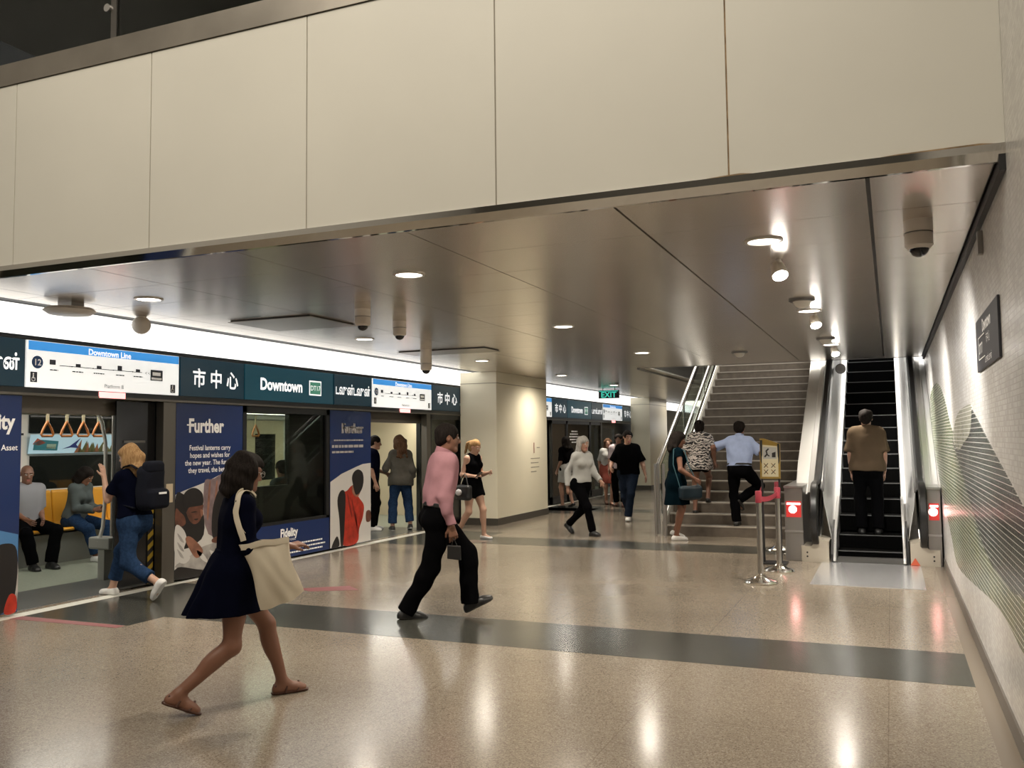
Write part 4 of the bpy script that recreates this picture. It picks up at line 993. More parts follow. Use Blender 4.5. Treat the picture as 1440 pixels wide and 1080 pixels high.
# straps and poles
strap_o = mat('strap_amber', (.55,.2,.05), .35); strap_w = mat('strap_web', (.62,.55,.36), .6)
straps = []
for k, (y, lab) in enumerate(((7.59, 'leftmost amber hand strap in the nearest train doorway'), (7.86, 'second amber hand strap in the nearest train doorway'), (8.10, 'third amber hand strap in the nearest train doorway'), (8.33, 'fourth amber hand strap in the nearest train doorway'), (11.35, 'amber hand strap seen through the glass screen panel'))):
    x = -9.2; t = thing('hand_strap', lab, 'hand strap', (x, y, 2.02), 'amber hand straps in the train')
    MB().box(x-.004, x+.004, y-.02, y+.02, 1.85, 2.02).build('strap', strap_w, t)
    tri = [(0, 1.87), (-.062, 1.765), (-.082, 1.71), (-.068, 1.692), (.068, 1.692), (.082, 1.71), (.062, 1.765)]
    MB().tube([(x, y+a, z) for a, z in tri+tri[:2]], .014, 8).build('handle', strap_o, t)
t = thing('overhead_rail', 'steel overhead rail carrying the hand straps in the train', 'rail', (-9.2, 9, 2.03)); b = MB(); b.tube([(-9.2, 3, 2.03), (-9.2, 16.5, 2.03)], .016, 10).build('rail', steel, t)
b = MB()
for y in (5.5, 8.6, 11.6, 14.5): b.tube([(-9.2, y, 2.03), (-9.2, y, 2.27)], .012, 8)
b.build('bracket', steel, t)
t = thing('grab_pole', 'curved white grab pole at the seat end in the nearest train doorway', 'pole', (-8.5, 7.75, 0))
MB().tube([(-8.62, 7.62, 2.26), (-8.60, 7.68, 2.1), (-8.56, 7.8, 1.85), (-8.54, 7.84, 1.6), (-8.54, 7.85, 1.0), (-8.56, 7.84, .62), (-8.6, 7.82, .45)], .021, 12).build('pole', mat('pole_white', (.75,.74,.7), .25, .3), t)
MB().tube([(-8.54, 7.95, 2.26), (-8.54, 7.95, .5)], .018, 12).build('pole', steel, t)
MB().box(-8.75, -8.42, 7.80, 7.98, .36, .50).build('bracket_box', tr_grey, t, bevel=.02); MB().box(-8.62, -8.52, 7.83, 7.95, .0, .36).build('foot', tr_grey, t)
t = thing('grab_pole', 'straight steel grab pole inside the second train doorway', 'pole', (-8.9, 13.4, 0)); MB().tube([(-8.9, 13.4, 0), (-8.9, 13.4, 2.27)], .018, 12).build('pole', steel, t)
t = MB().box(X0+.02, X0+.03, 14.35, 14.75, .95, 1.35); tag(t.build('train_notice', mat('notice_green', (.2,.42,.12), .4, emit=(.3,.6,.15), estr=.4)), 'small green notice on the train wall in the second doorway', 'notice')
# ------------------------------------------------------------------ staircase
RIS, TRD, SY0 = .168, .30, 14.6
stone = mat('stair_stone', (.135,.112,.088), .5, noise=(9, .18)); nosing = mat('stair_nosing', (.40,.36,.31), .45)
st = thing('staircase', 'wide brown stone staircase climbing to the upper level', 'stairs', (-2.35, SY0, 0))
SX0, SX1 = -3.46, -1.26
for n in range(26):
    y = SY0+TRD*n; z = RIS*(n+1); b = MB()
    b.prism([(SX0, y, max(0, z-RIS-.12)), (SX0, y, z-.004), (SX0, y+TRD+.02, z-.004), (SX0, y+TRD+.02, max(0, z-RIS-.0))], (SX1-SX0, 0, 0), 0)
    b.box(SX0, SX1, y-.006, y+.045, z-.022, z, 1); b.box(SX0, SX1, y+.045, y+TRD+.001, z-.012, z, 0)
    b.build('step', [stone, nosing], st)
b = MB(); b.prism([(-3.52, SY0-.02, 0), (-3.52, SY0-.02, .22), (-3.52, SY0+TRD*26, RIS*26+.2), (-3.52, SY0+TRD*26, RIS*26-.3), (-3.52, SY0+.6, 0)], (.06,0,0)); b.build('stringer', mat('stringer_stone', (.30,.28,.24), .35), st)
MB().box(-4.25, -1.25, SY0+TRD*26, 27, 4.2, RIS*26).build('landing', stone, st)
sl = RIS/TRD
t = thing('stair_balustrade', 'glass and steel balustrade on the left side of the stairs', 'balustrade', (-3.55, SY0, 0))
for y0, y1 in ((14.7, 16.6), (16.64, 18.6), (18.64, 20.6), (20.64, 22.3)):
    b = MB(); b.prism([(-3.55, y0, (y0-SY0)*sl+.28), (-3.55, y1, (y1-SY0)*sl+.28), (-3.55, y1, (y1-SY0)*sl+1.08), (-3.55, y0, (y0-SY0)*sl+1.08)], (.012,0,0)); b.build('pane', glass_green, t)
MB().tube([(-3.57, 14.58, .02), (-3.57, 14.58, 1.16), (-3.57, 22.3, 7.72*sl+1.16)], .026, 12).build('handrail', steel, t)
for x, y in ((-3.60, 14.50), (-3.47, 14.55)): MB().tube([(x, y, 0), (x, y, 1.17)], .024, 12).build('post', steel, t)
for y in (16.62, 18.62, 20.62): MB().tube([(-3.56, y, (y-SY0)*sl+.2), (-3.56, y, (y-SY0)*sl+1.16)], .018, 10).build('post', steel, t)
MB().tube([(-3.40, 14.35, .0), (-3.40, 14.35, .86), (-3.40, 14.6, .93), (-3.40, 22.2, 7.6*sl+.93)], .023, 12).build('inner_rail', steel, t)
MB().tube([(-3.46, 14.62, .35), (-3.46, 22.2, 7.6*sl+.35)], .014, 8).build('lower_rail', steel, t)
t = thing('stair_handrail', 'bright steel handrail between the stairs and the escalator', 'handrail', (-1.24, SY0, 0))
MB().tube([(-1.24, 14.2, .88), (-1.24, 14.55, .92), (-1.24, 22.2, 7.65*sl+.93)], .027, 12).build('rail', steel, t)
b = MB()
for y in (14.6, 16.4, 18.2, 20.0): b.tube([(-1.25, y, (y-SY0)*sl), (-1.25, y, max(.9, (y-SY0)*sl+.93))], .015, 8)
b.build('bracket', steel, t)

# ------------------------------------------------------------------ escalator
es = thing('escalator', 'narrow black stepped escalator with polished steel sides beside the tiled wall', 'escalator', (-.3, 12, 0))
ES = .577; YS = 12.62
def bl(y): return max(0, ES*(y-YS))
step_m = mat('escalator_step', (.002,.002,.002), .7, spec=.03); step_edge = mat('escalator_step_edge', (.10,.10,.10), .5)
for n in range(24):
    y = YS+.355*n; z = .085+.205*n; b = MB()
    if n == 1: z -= .03
    b.prism([(-.705, y, z-.205 if n else -.02), (-.705, y, z), (-.705, y+.36, z), (-.705, y+.36, z-.03)], (.81,0,0), 0)
    b.box(-.705, .105, y-.004, y+.012, z-.010, z+.002, 1)
    for k in range(20): b.box(-.69+k*.04, -.675+k*.04, y-.006, y-.001, z-.19, z-.02, 0)
    b.build('step', [step_m, step_edge], es)
b = MB(); b.box(-.705, .105, 12.02, YS, -.02, .012); b.build('comb_mat', mat('comb_mat', (.05,.048,.045), .5), es)
b = MB(); b.prism([(-.71, 12.0, -.3), (-.71, 13.0, -.3), (-.71, 22, 4.6), (-.71, 22, 4.4), (-.71, 12.9, -.1), (-.71, 12.0, -.05)], (.82,0,0)); b.build('truss', black, es)
MB().box(-.86, .28, 10.18, 12.02, -.02, .006).build('landing_plate', mat('landing_steel', (.72,.72,.73), .22, .7, noise=(60, .05)), es)
ys = [12.55, 12.75, 13.0, 13.5, 14.5, 16, 18, 20, 22]
def strip(prof_x, mx, m, nm, y0=12.5, lift0=0):
    """open profile [(x, dz)] swept up the slope; mx mirrors it to the wall side"""
    b = MB(); yy = [y0]+[y for y in ys if y > y0]; vs = []
    for y in yy:
        for x, dz in prof_x: vs.append(((-.6-x) if mx else x, y, bl(y)+dz))
    k = len(prof_x); fs = [(i*k+j, i*k+j+1, (i+1)*k+j+1, (i+1)*k+j) for i in range(len(yy)-1) for j in range(k-1)]
    b.add(vs, fs, 0, False); o = b.build(nm, m, es, fixn=False)
    sol = o.modifiers.new('s', 'SOLIDIFY'); sol.thickness = .012; sol.offset = 0; return o
pol = mat('escalator_steel', (.86,.86,.85), .28, .6, bump=(2.5, .05)); pol2 = mat('escalator_steel_satin', (.80,.80,.79), .34, .6)
for mx in (0, 1):
    X = lambda x: (-.6-x) if mx else x
    strip([(-.702, -.12), (-.706, .24)], mx, pol, 'skirt_panel', 12.1)
    strip([(-.706, .24), (-.735, .262), (-.76, .275)], mx, pol2, 'inner_deck', 12.3)
    strip([(-.762, .275), (-.80, .50), (-.835, .70), (-.85, .86)], mx, pol, 'side_panel', 12.45)
    strip([(-.85, .86), (-.875, .90), (-.965, .90), (-.985, .86)], mx, mat('rail_base', (.25,.25,.25), .3, .9), 'rail_base', 12.45)
    oe = -1.215 if not mx else -1.135
    strip([(-.985, .86), (-1.05, .84), (-1.06, .82), (oe, .815), (oe-.005, .70)], mx, pol2, 'outer_deck', 12.6)
    # handrail loop
    cx = -.925; pts = [(X(cx), 22, bl(22)+.95)]+[(X(cx), y, bl(y)+.95) for y in (20, 18, 16, 14.5, 13.6, 13.1)]+[(X(cx), 12.8, bl(12.8)+.965), (X(cx), 12.5, .99), (X(cx), 12.25, .985)]
    for a in np.linspace(80, -90, 12): pts.append((X(cx), 12.15-.36*math.cos(R(a)), .60+.385*math.sin(R(a))))
    pts += [(X(cx), 12.35, .225), (X(cx), 12.6, .26)]
    MB().band(pts, .085, .055).build('handrail', rubber, es)
    b = MB(); c = [(X(cx-.02), 13.2, .86+bl(13.2)), (X(cx-.02), 12.5, .94), (X(cx-.02), 12.2, .93)]
    for a in np.linspace(80, -90, 10): c.append((X(cx-.02), 12.15-.31*math.cos(R(a)), .60+.33*math.sin(R(a))))
    c += [(X(cx-.02), 13.2, .27)]
    b.prism(c, (.04 if not mx else -.04, 0, 0)); b.build('newel_panel', black_gloss, es)
    b = MB(); e = [(X(cx), y_, z_) for x_, y_, z_ in [(0, 12.9, .5)]]
    b.tube([(X(-.885), 13.25, bl(13.25)+.82), (X(-.885), 12.75, .62), (X(-.885), 12.45, .42), (X(-.885), 12.2, .30)], .016, 8); b.build('newel_trim', steel, es)
    # skirt nose guard and cream base box
    b = MB(); b.prism([(X(-.70), 12.05, 0), (X(-.70), 12.05, .10), (X(-.70), 12.35, .36), (X(-.70), 12.7, .48), (X(-.70), 12.9, .2), (X(-.70), 12.7, 0)], (-.05 if not mx else .05, 0, 0)); b.build('skirt_nose', black, es)
    MB().tube([(X(-.705), 12.0, .02), (X(-.705), 12.02, .09), (X(-.705), 12.3, .34), (X(-.705), 12.8, .52), (X(-.705), 13.3, .75)], .018, 8).build('nose_edge', pol, es)
    base = MB(); base.prism([(X(-.77), 12.0, 0), (X(-1.10), 12.0, 0), (X(-1.10), 12.0, .20), (X(-.98), 12.0, .20), (X(-.90), 12.0, .30), (X(-.77), 12.0, .26)], (0, .5, 0)); base = base.build('base_box', mat('cladding_cream', (.46,.41,.33), .35, .3), es)
    for z in (.07, .12): MB().lathe((X(-1.03), 11.998, z), [(0,-.003),(.011,-.003),(.011,.003),(0,.003)], 12, axis='y').build('bolt', black, base)
    # outer cladding box with red no entry lamp
    xa, xb = (-1.30, -1.075) if not mx else (.375, .525)
    box = MB(); box.box(xa, xb, 12.06, 14.0, 0, .93); box = box.build('cladding', mat('cladding_steel', (.42,.40,.38), .3, .9), es, bevel=.006)
    MB().box(xa-.004, xb+.003, 12.045, 12.06, .36, .385).build('cladding_strip', steel, box)
    MB().box(xa-.004, xb+.003, 12.03, 14.0, .93, .955).build('cladding_top', steel, box)
    cxx = (xa+xb)/2-.01; w = .07
    lm = MB(); lm.box(xa+.02, xb-.02, 12.05, 12.06, .555, .76); lm.build('lamp_panel', mat('lamp_panel_red', (.25,.02,.02), .3, emit=(1,.06,.05), estr=.5), box)
    l2 = MB(); l2.lathe((cxx, 12.047, .655), [(.028,-.003),(.05,-.003),(.05,.003),(.028,.003)], 20, axis='y'); l2.box(cxx-.03, cxx+.03, 12.044, 12.05, .647, .663); l2.box(xa+.03, xb-.03, 12.044, 12.05, .715, .738)
    l2.build('no_entry_lamp', mat('lamp_red_white', (1,.7,.7), .3, emit=(1,.55,.5), estr=9), box)
b = MB(); b.prism([(-1.235, 14.0, 0), (-1.235, 13.0, .0), (-1.235, 13.0, .95), (-1.235, 13.3, bl(13.3)+.80), (-1.235, 22, bl(22)+.8), (-1.235, 22, bl(22)-.6)], (.01,0,0)); b.build('outer_side', pol2, es)
b = MB(); b.prism([(.07+.10, 12.0, .0), (.26, 12.0, 0), (.22, 11.99, .06), (.20, 11.99, .06)], (0,.004,0)); b.prism([(.165, 11.985, .01), (.275, 11.985, .01), (.22, 11.985, .10)], (0,.003,0)); o = b.build('warning_sticker', mat('sticker_red', (.5,.08,.03), .5), es)

# ------------------------------------------------------------------ stanchions and belts
chrome = mat('chrome', (.75,.74,.71), .12, 1.0); chrome_dark = mat('chrome_dull', (.45,.43,.4), .25, 1.0)
for (x, y, h_, lab) in ((-1.36, 10.1, 1.0, 'steel queue post with a red belt standing nearest the viewer'), (-1.27, 11.05, .99, 'steel queue post with a red belt beside the escalator landing'), (-1.50, 13.05, .96, 'steel queue post farthest back by the foot of the stairs')):
    t = thing('queue_post', lab, 'queue post', (x, y, 0), 'steel queue posts')
    MB().lathe((x, y, 0), [(0,0),(.175,0),(.18,.012),(.17,.03),(.09,.055),(.045,.085),(.03,.1),(0,.1)], 32).build('base', chrome, t)
    MB().lathe((x, y, 0), [(0,.09),(.03,.09),(.03,h_-.13),(0,h_-.13)], 20).build('pole', chrome_dark, t)
    MB().lathe((x, y, 0), [(0,h_-.13),(.036,h_-.13),(.036,h_-.01),(.03,h_),(0,h_)], 20).build('head', mat('belt_head_red', (.33,.03,.05), .4), t)
belt_m = mat('belt_red', (.36,.025,.05), .7)
def belt(a, c, lab, z=.915):
    a = Vector(a); c = Vector(c); n = 10; b = MB(); vs = []; w = .055
    d = (c-a).normalized(); nn = Vector((-d.y, d.x, 0))*.002
    for i in range(n+1):
        t = i/n; p = a.lerp(c, t); sag = -.03*4*t*(1-t)
        for q in ((nn, -w/2), (nn, w/2), (-nn, w/2), (-nn, -w/2)): vs.append((p.x+q[0].x, p.y+q[0].y, z+sag+q[1]))
    fs = []
    for i in range(n):
        for j in range(4): fs.append((i*4+j, i*4+(j+1) % 4, (i+1)*4+(j+1) % 4, (i+1)*4+j))
    b.add(vs, fs+[(0,1,2,3), (n*4+3, n*4+2, n*4+1, n*4)]); tag(b.build('barrier_belt', belt_m), lab, 'belt')
belt((-1.36, 10.14), (-1.27, 11.01), 'red barrier belt between the two nearer queue posts')
belt((-1.27, 11.09), (-1.50, 13.01), 'red barrier belt running back to the farthest queue post')
belt((-1.39, 10.12), (-1.62, 13.0-.6), 'red barrier belt slanting from the nearest queue post toward the stairs', .93)
# poster stand
t = thing('sign_stand', 'gold framed notice stand on two black legs behind the queue posts', 'sign stand', (-1.42, 11.75, 0))
b = MB(); b.tube([(-1.53, 11.75, 0), (-1.53, 11.75, 1.55)], .014, 8); b.build('leg', black, t); b = MB(); b.tube([(-1.32, 11.75, 0), (-1.32, 11.75, 1.5)], .014, 8); b.build('leg', black, t)
MB().box(-1.6, -1.25, 11.6, 11.9, 0, .015).build('foot_plate', black, t)
gold = mat('gold_frame', (.38,.25,.06), .35, .6)
b = MB(); b.prism([(-1.55, 11.72, 1.06), (-1.30, 11.72, 1.06), (-1.30, 11.76, 1.50), (-1.50, 11.765, 1.57), (-1.55, 11.765, 1.57)], (0,.02,0)); fr = b.build('frame', gold, t)
MB().prism([(-1.525, 11.716, 1.085), (-1.325, 11.716, 1.085), (-1.325, 11.752, 1.47), (-1.525, 11.752, 1.49)], (0,.006,0)).build('notice', mat('notice_cream', (.6,.54,.36), .5), t)
b = MB(); P = lambda x, z: (x, 11.714+(z-1.085)*.0905, z)
b.prism([P(-1.51,1.31), P(-1.34,1.31), P(-1.34,1.455), P(-1.51,1.465)], (0,.004,0), 2)
b.tube([P(-1.49, 1.335), P(-1.46, 1.37), P(-1.47, 1.41), P(-1.44, 1.44)], .011, 6, 0); b.tube([P(-1.465, 1.37), P(-1.43, 1.345)], .008, 6, 0); b.prism([P(-1.40,1.33), P(-1.355,1.33), P(-1.355,1.40), P(-1.40,1.385)], (0,-.002,0), 0)
for zz in (1.12, 1.2):
    for xx in (-1.50, -1.41): b.tube([P(xx, zz), P(xx+.05, zz+.055)], .005, 6, 0); b.tube([P(xx+.05, zz), P(xx, zz+.055)], .005, 6, 1)
b.build('pictograms', [p_dark, mat('notice_brown', (.2,.1,.03), .5), mat('notice_grey', (.4,.4,.38), .5)], t)

# ------------------------------------------------------------------ ceiling fittings
lens_m = mat('downlight_lens', (.9,.9,.9), .4, emit=(1,.93,.83), estr=14); ring_m = mat('downlight_ring', (.66,.62,.56), .3, .6)
PLACE = {(-6.07,6.02): 'nearest the viewer on the screen door side', (-3.41,6.02): 'nearest the viewer in the middle row', (-.73,6.02): 'nearest the viewer on the wall side', (-6.07,9.58): 'second from the viewer on the screen door side', (-3.41,9.58): 'second from the viewer in the middle row', (-.73,9.58): 'second from the viewer on the wall side', (-6.07,13.09): 'by the near column', (-3.41,13.09): 'before the stairs in the middle row', (-.73,13.24): 'before the escalator opening', (-6.07,16.9): 'between the two columns', (-6.07,20.6): 'toward the far column'}
first = None; DL = []
for (x, y), w in PLACE.items():
    lab = 'round ceiling downlight '+w
    if first is None:
        first = thing('downlight', lab, 'ceiling light', (x, y, ZC), 'round downlights')
        MB().lathe((x, y, ZC), [(.105,.0),(.125,.0),(.125,-.008),(.105,-.012),(.1,-.004)], 32).build('ring', ring_m, first)
        MB().lathe((x, y, ZC), [(0,.002),(.106,.002),(.106,-.006),(0,-.006)], 32).build('lens', lens_m, first)
        o = first
    else:
        o = copy_tree(first); o.location = (x, y, ZC); o['label'] = lab
    DL.append((x, y))
spot_m = mat('spot_lens', (.9,.9,.9), .3, emit=(1,.95,.9), estr=45)
for (x, y, lab) in ((-.715, 6.72, 'small tilted spotlight behind the nearest wall side downlight'), (-.70, 9.9, 'small tilted spotlight behind the second wall side downlight'), (-.70, 13.5, 'small tilted spotlight before the escalator opening')):
    t = thing('spotlight', lab, 'spotlight', (x, y, ZC), 'tilted spotlights')
    MB().lathe((x, y, ZC), [(0,-.05),(.02,-.05),(.02,0),(0,0)], 12).build('mount', ring_m, t)
    b = MB(); d = Vector((.25,-.45,-.85)).normalized(); c = Vector((x, y, ZC-.08))
    b.tube([c-d*.06, c+d*.05], [.045,.06], 20); h_ = b.build('head', ring_m, t)
    MB().tube([c+d*.05, c+d*.056], .052, 20).build('lens', spot_m, h_)
cam_w = mat('camera_white', (.68,.62,.55), .35)
def dome(x, y, s, lab, long=0):
    t = thing('mounted_camera', lab, 'camera', (x, y, ZC), 'ceiling dome cameras')
    MB().lathe((x, y, ZC), [(0,0),(.082*s,0),(.082*s,-(.075+long)*s),(.078*s,-(.08+long)*s),(.08*s,-(.085+long)*s),(.08*s,-(.155+long)*s),(.062*s,-(.175+long)*s),(0,-(.175+long)*s)], 28).build('housing', cam_w, t)
    MB().lathe((x, y, ZC-(.172+long)*s), [(.056*s,0)]+[(.056*s*math.cos(a), -.052*s*math.sin(a)) for a in np.linspace(.1, 1.5, 8)], 24).build('dome', black_gloss, t)
    MB().lathe((x, y, ZC-(.078+long)*s), [(.0815*s,.002),(.0835*s,.002),(.0835*s,-.003),(.0815*s,-.003)], 28).build('ring', dark_steel, t)
dome(.195, 5.86, 1.0, 'white dome camera hanging from the ceiling by the tiled wall')
dome(-4.73, 7.43, .95, 'white dome camera on the ceiling, nearer of the two close together')
dome(-4.86, 8.37, .9, 'white dome camera on the ceiling, farther of the two close together')
dome(-6.05, 11.16, 1.0, 'long necked dome camera hanging before the near column', .12)
for (x, y, lab) in ((-2.07, 13.74, 'smoke detector on the ceiling before the stairs'), (-.73, 8.77, 'smoke detector on the ceiling before the second wall side downlight'), (-.75, 12.4, 'smoke detector on the ceiling near the escalator')):
    t = thing('smoke_detector', lab, 'smoke detector', (x, y, ZC), 'ceiling smoke detectors')
    MB().lathe((x, y, ZC), [(0,0),(.12,0),(.12,-.015),(.10,-.022),(0,-.022)], 24).build('base', dark_steel, t); MB().lathe((x, y, ZC), [(.085,-.02),(.06,-.065),(.03,-.08),(0,-.08)], 24).build('sensor', offwhite, t)
t = thing('mounted_antenna', 'round flat beige disc hanging under the ceiling by the cove light', 'antenna', (-6.9, 5.9, ZC))
MB().lathe((-6.9, 5.9, ZC), [(0,-.045),(.2,-.045),(.225,-.07),(.18,-.10),(0,-.105)], 32).build('disc', offwhite, t); MB().box(-6.97, -6.80, 5.83, 5.97, ZC-.05, ZC).build('mount', dark_steel, t)
t = thing('mounted_speaker', 'beige ball shaped speaker hanging beside the cove light', 'speaker', (-7.0, 6.85, ZC))
MB().lathe((-7.0, 6.85, ZC-.085), [(.0,.09)]+[(.092*math.cos(a), .092*math.sin(a)) for a in np.linspace(1.3, -1.5, 14)], 24).build('ball', offwhite, t); MB().lathe((-7.0, 6.85, ZC), [(0,0),(.05,0),(.04,-.02),(0,-.02)], 16).build('mount', ring_m, t)
for x0, x1, y0, y1, lab in ((-6.45, -5.40, 7.5, 8.35, 'slightly dropped ceiling access panel near the round antenna'), (-6.55, -5.15, 11.2, 11.75, 'slightly dropped ceiling access panel before the near column')):
    t = thing('access_panel', lab, 'ceiling panel', ((x0+x1)/2, (y0+y1)/2, ZC), 'ceiling access panels')
    MB().box(x0, x1, y0, y1, ZC-.018, ZC-.012).build('panel', mat('access_metal', (.40,.36,.31), .3, .8), t); b = MB(); b.box(x0+.02, x1-.02, y0+.02, y1-.02, ZC-.012, ZC); b.build('frame', black, t)
t = thing('exit_sign', 'green and black EXIT sign hanging far down the platform', 'sign', (-6.55, 22.0, ZC))
zt = ZC-.06
MB().box(-6.90, -6.36, 22.0, 22.06, zt-.19, zt+.02).build('case', black, t)
b = MB(); text_into(b, 'EXIT', .2, (-6.63, 21.999, zt-.165), (1,0,0), (0,0,1), align='CENTER', bold=.004, wscale=1.0); b.build('lettering', mat('exit_green', (.05,.5,.4), .5, emit=(.05,.55,.42), estr=.9), t, fixn=False)
MB().box(-6.88, -6.38, 21.998, 22.0, zt-.012, zt+.005).build('stripe', MATS['exit_green'], t); b = MB(); b.box(-6.8, -6.78, 22.02, 22.04, zt, ZC); b.box(-6.48, -6.46, 22.02, 22.04, zt, ZC); b.build('hanger', dark_steel, t)
t = thing('round_sign', 'small round grey disc hanging at the escalator opening', 'sign', (-.74, 15.9, 2.72))
MB().lathe((-.74, 15.9, 2.72), [(0,-.008),(.085,-.008),(.085,.008),(0,.008)], 28, axis='y').build('disc', mat('disc_grey', (.09,.09,.095), .4), t); b = MB(); b.tube([(-.74, 15.9, 2.8), (-.74, 15.9, ZC+.05)], .006, 8); b.build('hanger', steel, t)
b = MB(); b.lathe((-.74, 15.889, 2.72), [(.07,-.001),(.076,-.001),(.076,.001),(.07,.001)], 28, axis='y'); b.box(-.79, -.69, 15.888, 15.89, 2.712, 2.73); b.build('print', mat('disc_print', (.3,.3,.3), .5), t)
# lit board beyond the stairs
t = thing('light_board', 'bright lit board on the wall far beyond the stair glass', 'light', (-6.0, 37.9, 2.2))
MB().box(-6.9, -4.4, 37.86, 37.98, 1.75, 2.45).build('panel', mat('board_lit', (.9,.9,.9), .4, emit=(1,1,.98), estr=2.5), t); b = MB(); b.box(-7.0, -4.3, 37.9, 37.99, 1.68, 2.52); b.build('frame', dark_steel, t)
# ------------------------------------------------------------------ people
def skin_mat(n, c): return mat(n, c, .45, bump=(160, .05))
sk_tan = skin_mat('skin_tan', (.21,.095,.058)); sk_light = skin_mat('skin_light', (.52,.31,.22)); sk_brown = skin_mat('skin_brown', (.20,.095,.06)); sk_mid = skin_mat('skin_mid', (.38,.21,.145))
def hair_mat(n, c, c2):
    m = mat(n, c, .75, spec=.07); N, L, b = nodes(m); tc = N.new('ShaderNodeTexCoord'); mp = N.new('ShaderNodeMapping'); mp.inputs['Scale'].default_value = (90, 90, 6)
    nz = N.new('ShaderNodeTexNoise'); nz.inputs['Scale'].default_value = 1.5; nz.inputs['Detail'].default_value = 3; r = N.new('ShaderNodeValToRGB'); r.color_ramp.elements[0].position = .35; r.color_ramp.elements[1].position = .65
    r.color_ramp.elements[0].color = (*c, 1); r.color_ramp.elements[1].color = (*c2, 1); bp = N.new('ShaderNodeBump'); bp.inputs['Strength'].default_value = .5; bp.inputs['Distance'].default_value = .004
    L.new(tc.outputs['Object'], mp.inputs['Vector']); L.new(mp.outputs[0], nz.inputs['Vector']); L.new(nz.outputs['Fac'], r.inputs['Fac']); L.new(r.outputs['Color'], b.inputs['Base Color']); L.new(nz.outputs['Fac'], bp.inputs['Height']); L.new(bp.outputs['Normal'], b.inputs['Normal']); return m
h_black = hair_mat('hair_black', (.009,.007,.006), (.02,.016,.014)); h_blond = hair_mat('hair_blond', (.24,.13,.055), (.46,.29,.14)); h_grey = hair_mat('hair_grey', (.26,.25,.23), (.42,.40,.37)); h_brown = hair_mat('hair_brown', (.05,.026,.015), (.11,.06,.035))
def cloth(n, c, noise=None, b=.12): return mat(n, c, .95, spec=.03, bump=(220, b), noise=noise)
c_navy = cloth('cloth_navy', (.0022,.003,.0095)); c_pink = cloth('cloth_pink', (.37,.195,.22), (14, .06)); c_black = cloth('cloth_black', (.0025,.0025,.003)); c_denim = cloth('cloth_denim', (.018,.038,.085), (40, .25)); c_dkdenim = cloth('cloth_dark_denim', (.012,.018,.032), (40, .2))
c_grey = cloth('cloth_pale_grey', (.42,.42,.40), (6, .08)); c_teal = cloth('cloth_teal', (.0015,.007,.011)); c_blue = cloth('cloth_light_blue', (.36,.44,.66), (14, .06)); c_gtop = cloth('cloth_slate', (.085,.10,.10), (8, .1)); c_tan = cloth('cloth_tan', (.10,.072,.047), (5, .08)); c_white = cloth('cloth_white_pink', (.55,.46,.48)); c_olive = cloth('cloth_olive_grey', (.075,.07,.06), (5, .3)); c_red = cloth('cloth_rust', (.22,.06,.045))
sh_white = mat('shoe_white', (.72,.71,.69), .5); sh_black = MATS['black_leather']; sh_brown = mat('sandal_brown', (.07,.025,.013), .5); sole_dark = mat('sole_dark', (.03,.028,.025), .7); canvas = mat('canvas_cream', (.60,.53,.41), .9, bump=(300, .2), noise=(3, .05))
def pattern_mat():
    m = mat('cloth_zigzag', (.5,.48,.45), .85); N, L, b = nodes(m); tc = N.new('ShaderNodeTexCoord'); w = N.new('ShaderNodeTexWave'); w.bands_direction = 'Z'; w.inputs['Scale'].default_value = 7; w.inputs['Distortion'].default_value = 9; w.inputs['Detail'].default_value = 1.5; w.inputs['Detail Scale'].default_value = 2.2
    r = N.new('ShaderNodeValToRGB'); r.color_ramp.interpolation = 'CONSTANT'; e = r.color_ramp.elements; e[0].color = (.02,.018,.02,1); e[1].position = .42; e[1].color = (.62,.58,.54,1); x = e.new(.72); x.color = (.30,.22,.2,1); x = e.new(.84); x.color = (.6,.57,.53,1)
    L.new(tc.outputs['Object'], w.inputs['Vector']); L.new(w.outputs['Fac'], r.inputs['Fac']); L.new(r.outputs['Color'], b.inputs['Base Color']); return m
c_zig = pattern_mat()

def WF(loc, yaw, feet):
    """world ankle spots -> local feet"""
    a = R(yaw); out = {}
    for sd, (x, y, lift, pitch, fy) in feet.items():
        dx, dy = x-loc[0], y-loc[1]
        out[sd] = (dx*math.cos(a)-dy*math.sin(a), dx*math.sin(a)+dy*math.cos(a), lift, pitch, fy)
    return out
HANG = (.07, .04, -.515)
def pose(loc, yaw, height, feet, hands, **k): return Person(loc, yaw, height, WF(loc, yaw, feet), hands, **k)
# --- woman in the navy dress
L1 = (-3.72, 4.42, 0)
p1 = pose(L1, 38, 1.60, {'L': (-3.60,4.72,0,0,2), 'R': (-3.86,4.10,.055,24,-4)}, {'R': (.09,.26,-.27,(-.15,1,.1),(-.3,0,-1)), 'L': (.08,.06,-.5)}, lean=5, head=(14,-14,4), female=True, h=.0052, pelvis=(0,-.02), curl=30, poles={'R': (.35,-.35,-1)})
dress_person(p1, 'woman', 'person in a navy dress and brown sandals carrying a cream tote bag', None, sk_tan, top=dict(mat=c_navy, sleeve=1.82, hem=.10, off=.012, wr=.005, name='dress_top', neck=.075), skirt=dict(mat=c_navy, len=.245, sway=(0,-.06), r1=(.205,.225), n=6, amp=.022), shoes=dict(mat=sh_brown, low=1, name='sandal', ex=.002), hair=dict(mat=h_black, style='bob', vol=.017, wr=.008))
gl = MB(); q = lambda *a: tuple(p1.world(p1.HL(*a)))
for e in (-1, 1):
    gl.tube([q(e*.033+.024*math.cos(a), .103, .006+.019*math.sin(a)) for a in np.linspace(0, 2*math.pi, 17)], .0018, 6); gl.tube([q(e*.057, .103, .01), q(e*.078, .06, .012), q(e*.084, -.01, .012), q(e*.083, -.03, -.01)], .0018, 6)
